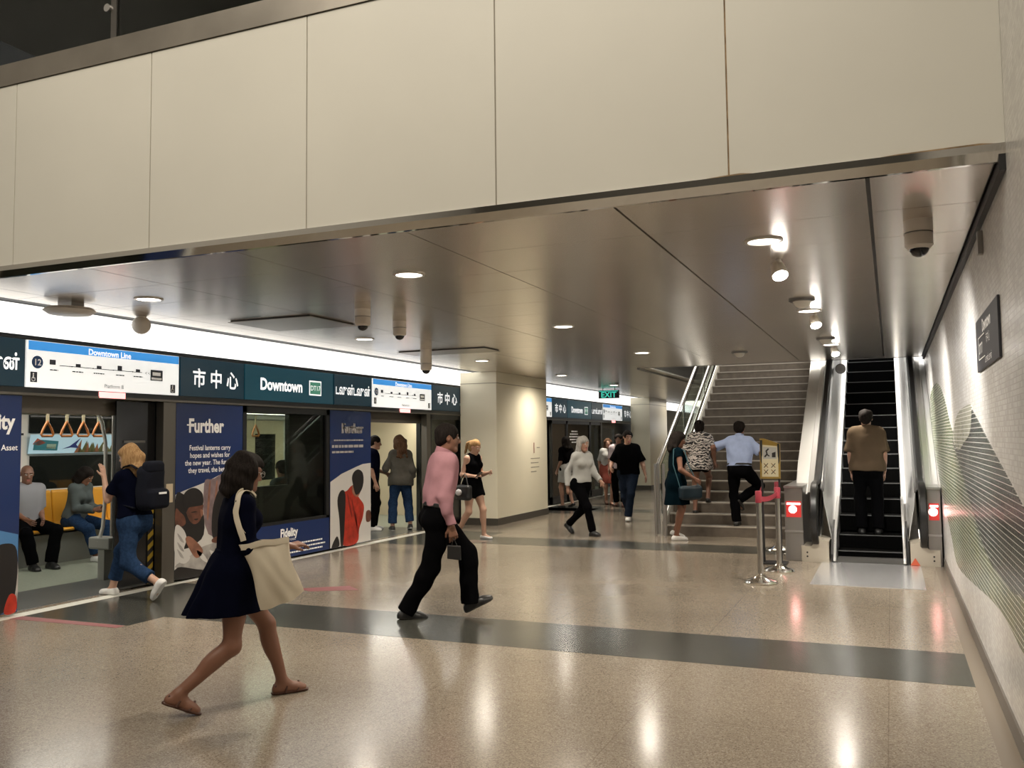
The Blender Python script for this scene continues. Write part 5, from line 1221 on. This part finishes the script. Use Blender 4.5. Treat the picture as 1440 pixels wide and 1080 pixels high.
gl.tube([q(-.009, .104, .01), q(.009, .104, .01)], .0018, 6)
tag(gl.build('glasses', mat('glasses_frame', (.35,.33,.3), .3, .5)), 'thin framed glasses worn by the person in the navy dress', 'glasses')
# tote bag
def tote():
    S_ = .972
    tl, tr, br, bl_ = [Vector(p)*S_+Vector((0,0,1.58*(1-S_))) for p in ((-3.654,4.371,.968), (-3.452,4.574,.996), (-3.375,4.632,.662), (-3.556,4.451,.569))]
    t = thing('tote_bag', 'large cream canvas tote bag hanging from the shoulder of the person in navy', 'bag', tuple((tl+tr+br+bl_)/4))
    nrmv = (tr-tl).cross(bl_-tl).normalized(); 
    if nrmv.y > 0: nrmv = -nrmv
    n = 22; b = MB(); vs = []
    for s in (1, -1):
        for i in range(n+1):
            for j in range(n+1):
                u, v = i/n, j/n; p = (tl.lerp(tr, u)).lerp(bl_.lerp(br, u), v)
                p = p+(tr-tl).normalized()*(.012*math.sin(math.pi*v)*(1-2*u)+.006*math.sin(7*v+2)*(2*u-1))+(bl_-tl).normalized()*(.014*math.sin(math.pi*u)*(v*1.6-.5)+.004*math.sin(11*u))
                th = .046*(math.sin(math.pi*min(max(u, .001), .999))**.5)*(.45+.75*math.sin(math.pi*min(v*.85+.1, 1))) + (.009*math.sin(8*u+4*v+1.5*math.sin(5*v))+.006*math.sin(17*u-9*v))*math.sin(math.pi*u)*(.4+.6*v)
                vs.append(p+nrmv*s*th)
    m = (n+1)**2; fs = []
    for i in range(n):
        for j in range(n):
            a = i*(n+1)+j; fs.append((a, a+1, a+n+2, a+n+1)); fs.append((m+a, m+a+n+1, m+a+n+2, m+a+1))
    for j in range(n): 
        for i0 in (0, n): a = i0*(n+1)+j; fs.append((a, a+1, m+a+1, m+a))
    for i in range(n): a = i*(n+1)+n; fs.append((a, a+n+1, m+a+n+1, m+a))
    b.add(vs, fs, 0, True); b.build('bag_body', canvas, t)
    hm = MB(); e_ = (tr-tl)/16
    hm.band([tl+e_*k+(bl_-tl).normalized()*(.004*math.sin(11*k/16)-.007*math.sin(math.pi*k/16)+.016)+nrmv*(.020+.022*math.sin(math.pi*k/16)) for k in range(17)], .005, .034); hm.build('top_hem', canvas, t)
    W = lambda *a: Vector(p1.world(p1.sh['R']+p1.RC @ V3(*a)))
    for u, dx, k in ((.07, .0, .004), (.24, -.03, .0)):
        p0 = tl.lerp(tr, u)+nrmv*(.02 if dx == 0 else -.015)
        cp = [p0-Vector((0,0,.06)), p0+Vector((0,0,.02)), p0.lerp(W(.052+dx, -.055, -.06), .5)+nrmv*.012, W(.054+dx, -.055, -.06), W(.046+dx, -.052, .0), W(.022+dx, -.042, .052), W(-.004+dx, -.012, .078+k), W(-.012+dx, .03, .074+k), W(-.012+dx, .07, .035), W(-.008+dx, .088, -.03)]
        pt = []
        for a in range(1, len(cp)-2):
            for s in range(5):
                t_ = s/5; A, B, C, D = cp[a-1:a+3]; pt.append(.5*((2*B)+(C-A)*t_+(2*A-5*B+4*C-D)*t_*t_+(3*B-A-3*C+D)*t_**3))
        MB().band(pt, .04, .006).build('strap', canvas, t)
tote()
# --- man in the pink shirt
p2 = pose((-3.80, 7.19, 0), 50, 1.80, {'R': (-4.03,7.06,0,6,2), 'L': (-3.56,7.37,.055,-24,-4)}, {'R': (.03,.02,-.525), 'L': (.05,.10,-.5)}, lean=8, head=(6,4,0), h=.0056, fat=1.0, curl=40)
dress_person(p2, 'man', 'person in a pink long sleeved shirt and black trousers striding past', None, sk_brown, top=dict(mat=c_pink, sleeve=1.93, hem=.075, off=.018, wr=.010, collar=1, loose=.006, name='shirt', neck=.078), bottom=dict(mat=c_black, belt=1, upto=2.03, ax=.03, kx=.018, wr=.006), shoes=dict(mat=sh_black, cut=.0, solemat=sole_dark), hair=dict(mat=h_black, style='short', vol=.011))
hw = Vector(p2.world(p2.wri['R']+p2.hd['R'][0]*.1)); b = Shape()
t = thing('pouch', 'small black pouch hanging from the hand of the person in the pink shirt', 'bag', tuple(hw-Vector((0,0,.1))))
b = MB(); c_ = hw+Vector((0,0,-.13)); b.prism([c_+Vector(v) for v in ((-.055,-.02,-.06),(.06,.03,-.075),(.055,.03,.05),(-.05,-.02,.06))], (.014,-.028,0)); b.build('pouch_body', sh_black, t, bevel=.008)
b = MB(); b.tube([c_+Vector((-.02,0,.05)), hw+Vector((0,0,-.01)), c_+Vector((.03,.01,.05))], .004, 6); b.build('cord', sh_black, t)
# --- woman with the backpack boarding
p3 = pose((-7.24, 7.04, 0), -92, 1.67, {'R': (-7.62,7.12,.003,0,-4), 'L': (-6.84,6.95,.12,52,0)}, {'L': (.0,.235,.0,(.05,.2,1),(0,1,-.2)), 'R': (.12,.22,-.36)}, lean=7, head=(6,-8,0), female=True, h=.006, curl=12, poles={'L': (.1,-.25,-1)})
dress_person(p3, 'woman', 'person with blond hair and a dark backpack stepping into the nearest train door', None, sk_light, top=dict(mat=c_navy, sleeve=.62, hem=.03, off=.014, wr=.006), bottom=dict(mat=c_denim, upto=1.72, ax=.022, kx=.008, waist=.09), shoes=dict(mat=sh_white, cut=-.012), hair=dict(mat=h_blond, style='long', len=.13, vol=.024, wr=.012, fr=42))
def rbox(half, r):
    def fn(X, Y, Z): 
        x, y, z = np.abs(X)-half[0]+r, np.abs(Y)-half[1]+r, np.abs(Z)-half[2]+r
        return np.sqrt(np.maximum(x, 0)**2+np.maximum(y, 0)**2+np.maximum(z, 0)**2)+np.minimum(np.maximum(x, np.maximum(y, z)), 0)-r
    return fn
pk = mat('backpack_navy', (.004,.005,.010), .8, spec=.15, bump=(60, .2))
t = thing('backpack', 'large dark navy backpack on the back of the blond person boarding', 'bag', tuple(p3.world(p3.lv(.3)+p3.RC @ V3(0,-.23,0))), rz=-p3.yaw)
s = Shape(); s.fun(rbox((.15,.095,.23), .08), V3(-.16,-.11,-.26), V3(.16,.11,.26)); s.fun(lambda X, Y, Z: rbox((.13,.05,.10), .045)(X, Y+.11, Z+.11), V3(-.14,-.17,-.22), V3(.14,-.05,0), .02); s.wrinkle(.006, 22, 8); V, F = s.mesh(.008); np_mesh('pack', V, F, pk, t)
s = Shape(); s.fun(lambda X, Y, Z: rbox((.125,.06,.07), .05)(X, Y+.04, Z-.21), V3(-.14,-.11,.12), V3(.14,.03,.29)); s.wrinkle(.004, 22, 2); V, F = s.mesh(.008); np_mesh('top_flap', V, F, pk, t)
b = MB()
o0 = root_loc(t)
def bpv(x, y, z): return tuple(o0+Vector((x, y, z)))
b.box(o0.x-.05, o0.x+.05, o0.y-.172, o0.y-.162, o0.z-.06, o0.z-.04); b.build('reflector', letter, t)
for e in (-1, 1): MB().band([bpv(e*.09, .09, .2), bpv(e*.1, .16, .24), bpv(e*.1, .24, .22), bpv(e*.11, .345, .1), bpv(e*.12, .33, -.05), bpv(e*.14, .2, -.17), bpv(e*.13, .08, -.2)], .05, .012).build('strap', pk, t)
# --- blond woman by the column
p6 = pose((-6.30, 13.16, 0), 107, 1.63, {'L': (-6.12,13.22,0,0,0), 'R': (-6.52,13.10,.05,26,0)}, {'R': (.04,.19,-.29,(-.3,1,.15),(-.4,0,-1)), 'L': (-.02,.26,-.24)}, lean=3, head=(26,-6,0), female=True, h=.0068, poles={'R': (.3,-1,-.8)})
dress_person(p6, 'woman', 'person in a short black playsuit looking at a phone beside the near column', None, sk_light, top=dict(mat=c_black, sleeve=0, hem=-.02, off=.012), bottom=dict(mat=c_black, upto=.42, ex=.022, off=.014, name='shorts'), shoes=dict(mat=sh_white, cut=-.03), hair=dict(mat=h_blond, style='pony', vol=.008))
def phone(pp, sd, who, off=(0,.10,.02), tilt=-50):
    w = pp.wri[sd]+np.array(off); p = pp.world(w)
    t = thing('phone', 'dark phone held by '+who, 'phone', tuple(p), rz=-pp.yaw); b = MB(); o = Vector(p)
    b.box(o.x-.037, o.x+.037, o.y-.005, o.y+.005, o.z-.075, o.z+.075); o2 = b.build('case', black_gloss, t, bevel=.004); o2.rotation_euler.x = R(tilt)
    b = MB(); b.box(o.x-.032, o.x+.032, o.y-.0062, o.y-.005, o.z-.066, o.z+.066); o3 = b.build('screen', mat('phone_screen', (.1,.12,.14), .1, emit=(.5,.6,.7), estr=.3), o2)
phone(p6, 'R', 'the person in the black playsuit')
hb = Vector(p6.world(p6.elb['R']+V3(.09,.12,-.27))); t = thing('handbag', 'black handbag with a pale fluffy charm carried by the person in the playsuit', 'bag', tuple(hb), rz=-p6.yaw)
s = Shape(); s.fun(rbox((.06,.15,.12), .05), V3(-.06,-.15,-.12), V3(.06,.15,.12)); s.wrinkle(.006, 25, 3); V, F = s.mesh(.008); np_mesh('bag_body', V, F, sh_black, t)
MB().band([tuple(hb+Vector(v)) for v in ((.0,-.09,.11),(-.02,-.06,.22),(-.05,-.02,.29),(-.02,.04,.24),(0,.09,.11))], .02, .008).build('handle', sh_black, t)
MB().lathe(hb+Vector((.085,-.03,.0)), [(.052*math.cos(a), .052*math.sin(a)) for a in np.linspace(-1.5, 1.5, 12)], 18).build('charm', mat('charm_grey', (.5,.49,.5), .7, bump=(90, .6)), t)
# --- grey haired woman
p7 = pose((-4.80, 14.22, 0), 121, 1.70, {'R': (-4.55,14.06,0,-4,0), 'L': (-5.08,14.40,.075,34,0)}, {'R': (.06,-.13,-.5), 'L': (.04,.26,-.42)}, lean=6, head=(10,0,0), female=True, h=.0068)
dress_person(p7, 'woman', 'person with grey hair in a pale grey top and black trousers', None, sk_mid, top=dict(mat=c_grey, sleeve=1.85, hem=.03, off=.016, wr=.007), bottom=dict(mat=c_black, upto=1.97, ax=.012, kx=.002), shoes=dict(mat=sh_black, cut=.03), hair=dict(mat=h_grey, style='bob', vol=.016, wr=.008))
# --- man in the black tee
p8 = pose((-4.79, 17.12, 0), 168, 1.80, {'L': (-4.73,16.86,0,-4,0), 'R': (-4.88,17.42,.10,40,0)}, {'L': (.16,.10,-.48), 'R': (.14,.22,-.36,(-.2,1,-.3))}, lean=4, head=(10,-20,0), h=.0075, fat=1.05)
dress_person(p8, 'man', 'person in a black tee and dark jeans with white sneakers beyond the near column', None, sk_mid, top=dict(mat=c_black, sleeve=.85, hem=-.03, off=.018, wr=.006, loose=.02), bottom=dict(mat=c_dkdenim, upto=1.97, ax=.02), shoes=dict(mat=sh_white, cut=.0, solemat=sh_white), hair=dict(mat=h_black, style='short', vol=.014))
# --- person in white tee, farther
p9 = pose((-5.95, 20.5, 0), 172, 1.72, {'L': (-5.84,20.42,0,0,8), 'R': (-6.04,20.55,0,0,-8)}, {'L': (.05,.2,-.36), 'R': HANG}, h=.009, head=(14,0,0))
dress_person(p9, 'person', 'person in a pale pink tee and black trousers far back near the screen doors', None, sk_mid, top=dict(mat=c_white, sleeve=.8, hem=-.03, off=.016), bottom=dict(mat=c_black, upto=1.9, ax=.02), shoes=dict(mat=sh_brown, cut=-.03), hair=dict(mat=h_black, style='short'))
# --- woman in teal by the stairs
p10 = pose((-3.12, 13.90, 0), 62, 1.70, {'R': (-3.13,13.88,0,0,-6), 'L': (-3.20,14.16,.04,18,-10)}, {'R': (.12,.20,-.40), 'L': (.02,.12,-.46)}, lean=2, head=(16,14,0), female=True, h=.0068)
dress_person(p10, 'woman', 'person in a dark teal dress and white sneakers at the foot of the stairs', None, sk_tan, top=dict(mat=c_teal, sleeve=.25, hem=.08, off=.012), skirt=dict(mat=c_teal, len=.36, r1=(.2,.185), n=5, amp=.012), shoes=dict(mat=sh_white, cut=-.01), hair=dict(mat=h_black, style='long', len=.14, vol=.016))
tb = Vector(p10.world(p10.P+V3(.20,.16,-.17))); t = thing('shoulder_bag', 'wide dark teal shoulder bag on the hip of the person in the teal dress', 'bag', tuple(tb), rz=-p10.yaw+R(20))
s = Shape(); s.fun(rbox((.07,.20,.105), .05), V3(-.07,-.2,-.105), V3(.07,.2,.105)); s.wrinkle(.006, 22, 6); V, F = s.mesh(.008); np_mesh('bag_body', V, F, mat('bag_teal', (.002,.015,.026), .5), t)
shp = Vector(p10.world(p10.sh['R']+V3(-.04,0,.075))); lw = lambda v: tuple(tb+Matrix.Rotation(p10.yaw-R(20), 3, 'Z') @ (Vector(v)-tb))
MB().band([lw(tb+Matrix.Rotation(-p10.yaw+R(20), 3, 'Z') @ Vector((.02,-.19,.07))), lw(Vector(p10.world(p10.sh['R']+V3(.06,-.11,-.18)))), lw(Vector(p10.world(p10.sh['R']+V3(-.0,-.08,.055)))), lw(shp), lw(Vector(p10.world(p10.sh['R']+V3(.0,.09,.03)))), lw(Vector(p10.world(p10.sh['R']+V3(.08,.13,-.2)))), lw(tb+Matrix.Rotation(-p10.yaw+R(20), 3, 'Z') @ Vector((.02,.17,.07)))], .022, .006).build('strap', mat('strap_teal', (.03,.09,.11), .5), t)
# --- two people climbing the stairs
p11 = pose((-2.97, 15.05, .336), -4, 1.56, {'L': (-3.06,15.03,0,0,0), 'R': (-2.88,15.22,.17,20,0)}, {'L': (.14,.0,-.48), 'R': (.1,.12,-.46)}, lean=8, female=True, h=.0072, head=(6,0,0))
dress_person(p11, 'woman', 'person in a black and white patterned top with bare legs climbing the stairs', None, sk_brown, top=dict(mat=c_zig, sleeve=.9, hem=-.13, off=.03, wr=.008, loose=.025), bottom=dict(mat=c_black, upto=.3, name='shorts'), shoes=dict(mat=sh_black, cut=-.035), hair=dict(mat=h_black, style='bun'))
p12 = pose((-2.27, 14.74, .168), 3, 1.69, {'L': (-2.34,14.76,0,0,0), 'R': (-2.30,14.86,.33,42,-20)}, {'R': (.20,.12,-.42), 'L': (.26,.06,-.30)}, lean=7, h=.0068, head=(4,4,0), kneeout=.55, poles={'L': (1,-.5,-.1), 'R': (.9,-.6,0)})
dress_person(p12, 'man', 'person in a light blue short sleeved shirt climbing the first stairs', None, sk_brown, top=dict(mat=c_blue, sleeve=.8, hem=.045, off=.017, wr=.008, loose=.022, collar=1), bottom=dict(mat=c_black, upto=2.0, ax=.025, belt=1, waist=.09), shoes=dict(mat=sh_black, cut=.0, solemat=sole_dark), hair=dict(mat=h_black, style='short', vol=.013))
# --- rider on the escalator
p13 = pose((-.31, 13.15, .262), 0, 1.69, {'L': (-.41,13.13,0,0,4), 'R': (-.20,13.13,0,0,-4)}, {'L': (.05,.06,-.51), 'R': (.05,.06,-.51)}, h=.0075, fat=1.05)
dress_person(p13, 'person', 'person in a tan top and dark trousers riding up the escalator', None, sk_mid, top=dict(mat=c_tan, sleeve=.8, hem=-.06, off=.03, wr=.006, loose=.02), bottom=dict(mat=c_black, upto=1.98, ax=.025), shoes=dict(mat=sh_black, cut=.02), hair=dict(mat=h_black, style='short', vol=.012))
# --- passengers sitting in the train
SEAT = {'L': (-.11,.43,0,0,4), 'R': (.11,.43,0,0,-4)}
p16 = Person((-10.47, 8.36, 0), 104, 1.68, SEAT, {'L': (-.06,.25,-.38), 'R': (-.06,.23,-.38)}, hip=.545, lean=-4, h=.0075, head=(12,12,0), fat=1.05, kneeout=.25)
dress_person(p16, 'man', 'bald person in dark clothes sitting on the yellow bench', None, sk_brown, top=dict(mat=cloth('cloth_pale_shirt', (.26,.26,.28)), sleeve=.8, hem=.02, off=.016), bottom=dict(mat=c_black, upto=1.97, ax=.025), shoes=dict(mat=sh_black, cut=.03))
p17 = Person((-10.47, 9.10, 0), 80, 1.62, {'L': (-.10,.44,0,0,4), 'R': (.13,.45,0,0,-4)}, {'L': (-.07,.29,-.30,(-.3,1,.2)), 'R': (-.07,.29,-.30,(-.3,1,.2))}, hip=.545, lean=12, h=.0068, head=(36,-8,0), female=True, kneeout=.3)
dress_person(p17, 'woman', 'person in a slate grey jacket and jeans bent over a phone on the yellow bench', None, sk_tan, top=dict(mat=c_gtop, sleeve=1.9, hem=.02, off=.02, wr=.008, loose=.012), bottom=dict(mat=c_denim, upto=1.9, ax=.016), shoes=dict(mat=sh_white, cut=.0), hair=dict(mat=h_black, style='bob', vol=.015))
phone(p17, 'R', 'the seated person in the slate jacket', (-.06,.09,.03), -40)
p18 = Person((-8.12, 10.62, 0), -90, 1.66, SEAT, {'L': (-.04,.25,-.36), 'R': (-.04,.25,-.36)}, hip=.545, lean=0, h=.009, head=(14,20,0), kneeout=.2)
dress_person(p18, 'person', 'dark haired person sitting behind the glass screen panel, back to the platform', None, sk_brown, top=dict(mat=c_gtop, sleeve=1.9, hem=.02, off=.016), bottom=dict(mat=c_dkdenim, upto=1.95, ax=.02), shoes=dict(mat=sh_black, cut=.02), hair=dict(mat=h_black, style='short', vol=.016))
# --- standing in the second train doorway
p19 = pose((-8.62, 13.86, 0), 60, 1.70, {'L': (-8.66,13.96,0,0,8), 'R': (-8.58,13.76,0,0,-8)}, {'L': (.03,.22,-.36), 'R': HANG}, h=.0085, head=(10,0,0))
dress_person(p19, 'man', 'person in dark navy standing inside the second train doorway', None, sk_mid, top=dict(mat=c_navy, sleeve=.85, hem=-.03, off=.018), bottom=dict(mat=c_black, upto=1.97, ax=.02), shoes=dict(mat=sh_white, cut=.0), hair=dict(mat=h_black, style='short'))
p20 = pose((-8.10, 13.98, 0), -40, 1.68, {'L': (-8.24,13.92,0,0,4), 'R': (-7.98,14.10,.02,10,-4)}, {'L': (.05,.22,-.18,(0,.6,.8)), 'R': (.06,.0,-.5)}, h=.0075, lean=4, head=(8,-10,0), female=True)
dress_person(p20, 'woman', 'long haired person in an olive grey top and jeans boarding at the second door', None, sk_mid, top=dict(mat=c_olive, sleeve=1.5, hem=-.1, off=.024, wr=.008), bottom=dict(mat=c_denim, upto=1.85, ax=.03, kx=.015), shoes=dict(mat=sh_black, cut=.0, solemat=sh_white), hair=dict(mat=h_brown, style='long', len=.2, vol=.03, wr=.012, fr=40))
# --- far figures by the second row of screens
p21 = pose((-7.05, 19.9, 0), -60, 1.66, {'L': (-7.13,19.8,0,0,4), 'R': (-6.95,19.98,.03,14,-4)}, {'L': (.06,.1,-.48), 'R': (.08,-.06,-.5)}, h=.009, female=True)
dress_person(p21, 'woman', 'person in a black top and pale skirt by the screen doors past the near column', None, sk_mid, top=dict(mat=c_black, sleeve=.85, hem=-.04, off=.02), skirt=dict(mat=c_grey, len=.32, r1=(.2,.18), amp=.01), shoes=dict(mat=sh_black, cut=-.03), hair=dict(mat=h_black, style='long', len=.1))
p22 = pose((-6.35, 20.9, 0), 150, 1.62, {'L': (-6.25,20.82,0,0,6), 'R': (-6.43,20.98,.03,14,-4)}, {'L': (.06,.16,-.44), 'R': (.06,-.05,-.5)}, h=.009, female=True)
dress_person(p22, 'woman', 'person in a rust red skirt half hidden behind the grey haired person', None, sk_mid, top=dict(mat=c_grey, sleeve=.85, hem=.02, off=.018), skirt=dict(mat=c_red, len=.36, r1=(.2,.18), amp=.012), shoes=dict(mat=sh_brown, cut=-.03), hair=dict(mat=h_brown, style='long', len=.1))
CAMR = [[0.920493, -0.034781, -0.389208], [0.390604, 0.053864, 0.918982], [-0.010999, -0.997942, 0.063167]]
# ------------------------------------------------------------------ light
def area(nm, loc, rot, sx, sy, e, col=(1,1,1)):
    l = bpy.data.lights.new(nm, 'AREA'); l.shape = 'RECTANGLE'; l.size = sx; l.size_y = sy; l.energy = e; l.color = col
    o = bpy.data.objects.new(nm, l); COL.objects.link(o); o.location = loc; o.rotation_euler = rot; return o
def spot(nm, loc, e, ang=110, blend=.8, r=.08, col=(1,.9,.76), aim=None):
    l = bpy.data.lights.new(nm, 'SPOT'); l.energy = e; l.spot_size = R(ang); l.spot_blend = blend; l.shadow_soft_size = r; l.color = col
    o = bpy.data.objects.new(nm, l); COL.objects.link(o); o.location = loc
    if aim: o.rotation_euler = Vector(aim).to_track_quat('-Z', 'Y').to_euler()
    return o
WARM = (1,.91,.77)
area('atrium_lamp', (-3.2, -1.0, 7.4), (0,0,0), 6, 6, 310, WARM)
area('atrium_lamp', (-3.2, 2.0, 7.3), (R(20),0,0), 6, 2, 120, WARM)
for x, y in DL: spot('downlight_lamp', (x, y, ZC-.03), 220, 166, 1.0)
for x, y in ((-.70, 6.70), (-.69, 9.88), (-.69, 13.48)): spot('spot_lamp', (x+.03, y-.05, ZC-.16), 260, 110, .7, .05, (1,.96,.9), (.55,.45,-.8))
area('cove_lamp', (-7.32, 10, 2.94), (0,0,0), .34, 10, 130, (1,.98,.93)); area('cove_lamp', (-7.32, 21, 2.94), (0,0,0), .34, 12, 150, (1,.98,.93)); area('cove_lamp', (-7.32, 32, 2.94), (0,0,0), .34, 10, 60, (1,.98,.93))
area('train_lamp', (-9.2, 8.5, 2.24), (0,0,0), .3, 8, 55, (1,.96,.86)); area('train_lamp', (-9.2, 15.5, 2.24), (0,0,0), .3, 5, 60, (1,.96,.86)); area('train_lamp', (-9.2, 22, 2.24), (0,0,0), .3, 7, 45, (1,.96,.86))
area('stair_lamp', (-2.4, 20.5, 7.3), (0,0,0), 3, 4, 330, WARM)
area('far_lamp', (-5.8, 32, 2.8), (0,0,0), 2, 6, 80, WARM)
area('escalator_fill', (-.3, 18, 7.3), (0,0,0), 1.0, 8, 480, (1,1,1))  # added fill without a fitting, brightens the escalator's steel sides
w = bpy.data.worlds.new('World'); SC.world = w; w.use_nodes = True; w.node_tree.nodes['Background'].inputs[0].default_value = (.02,.02,.02,1); w.node_tree.nodes['Background'].inputs[1].default_value = 1
# ------------------------------------------------------------------ camera
f = 1254.0
RM = np.array(CAMR)
c = bpy.data.cameras.new('camera'); cam = bpy.data.objects.new('camera', c); COL.objects.link(cam)
c.sensor_width = 36; c.lens = 36*f/1440; c.clip_end = 200
M = Matrix(((RM[0][0], -RM[0][1], -RM[0][2], 0), (RM[1][0], -RM[1][1], -RM[1][2], 0), (RM[2][0], -RM[2][1], -RM[2][2], 1.58), (0,0,0,1)))
cam.matrix_world = M; SC.camera = cam
SC.view_settings.view_transform = 'Standard'; SC.view_settings.look = 'None'; SC.view_settings.exposure = 0; SC.view_settings.gamma = 1
SC.cycles.use_denoising = True; SC.cycles.max_bounces = 8; SC.cycles.sample_clamp_indirect = 6
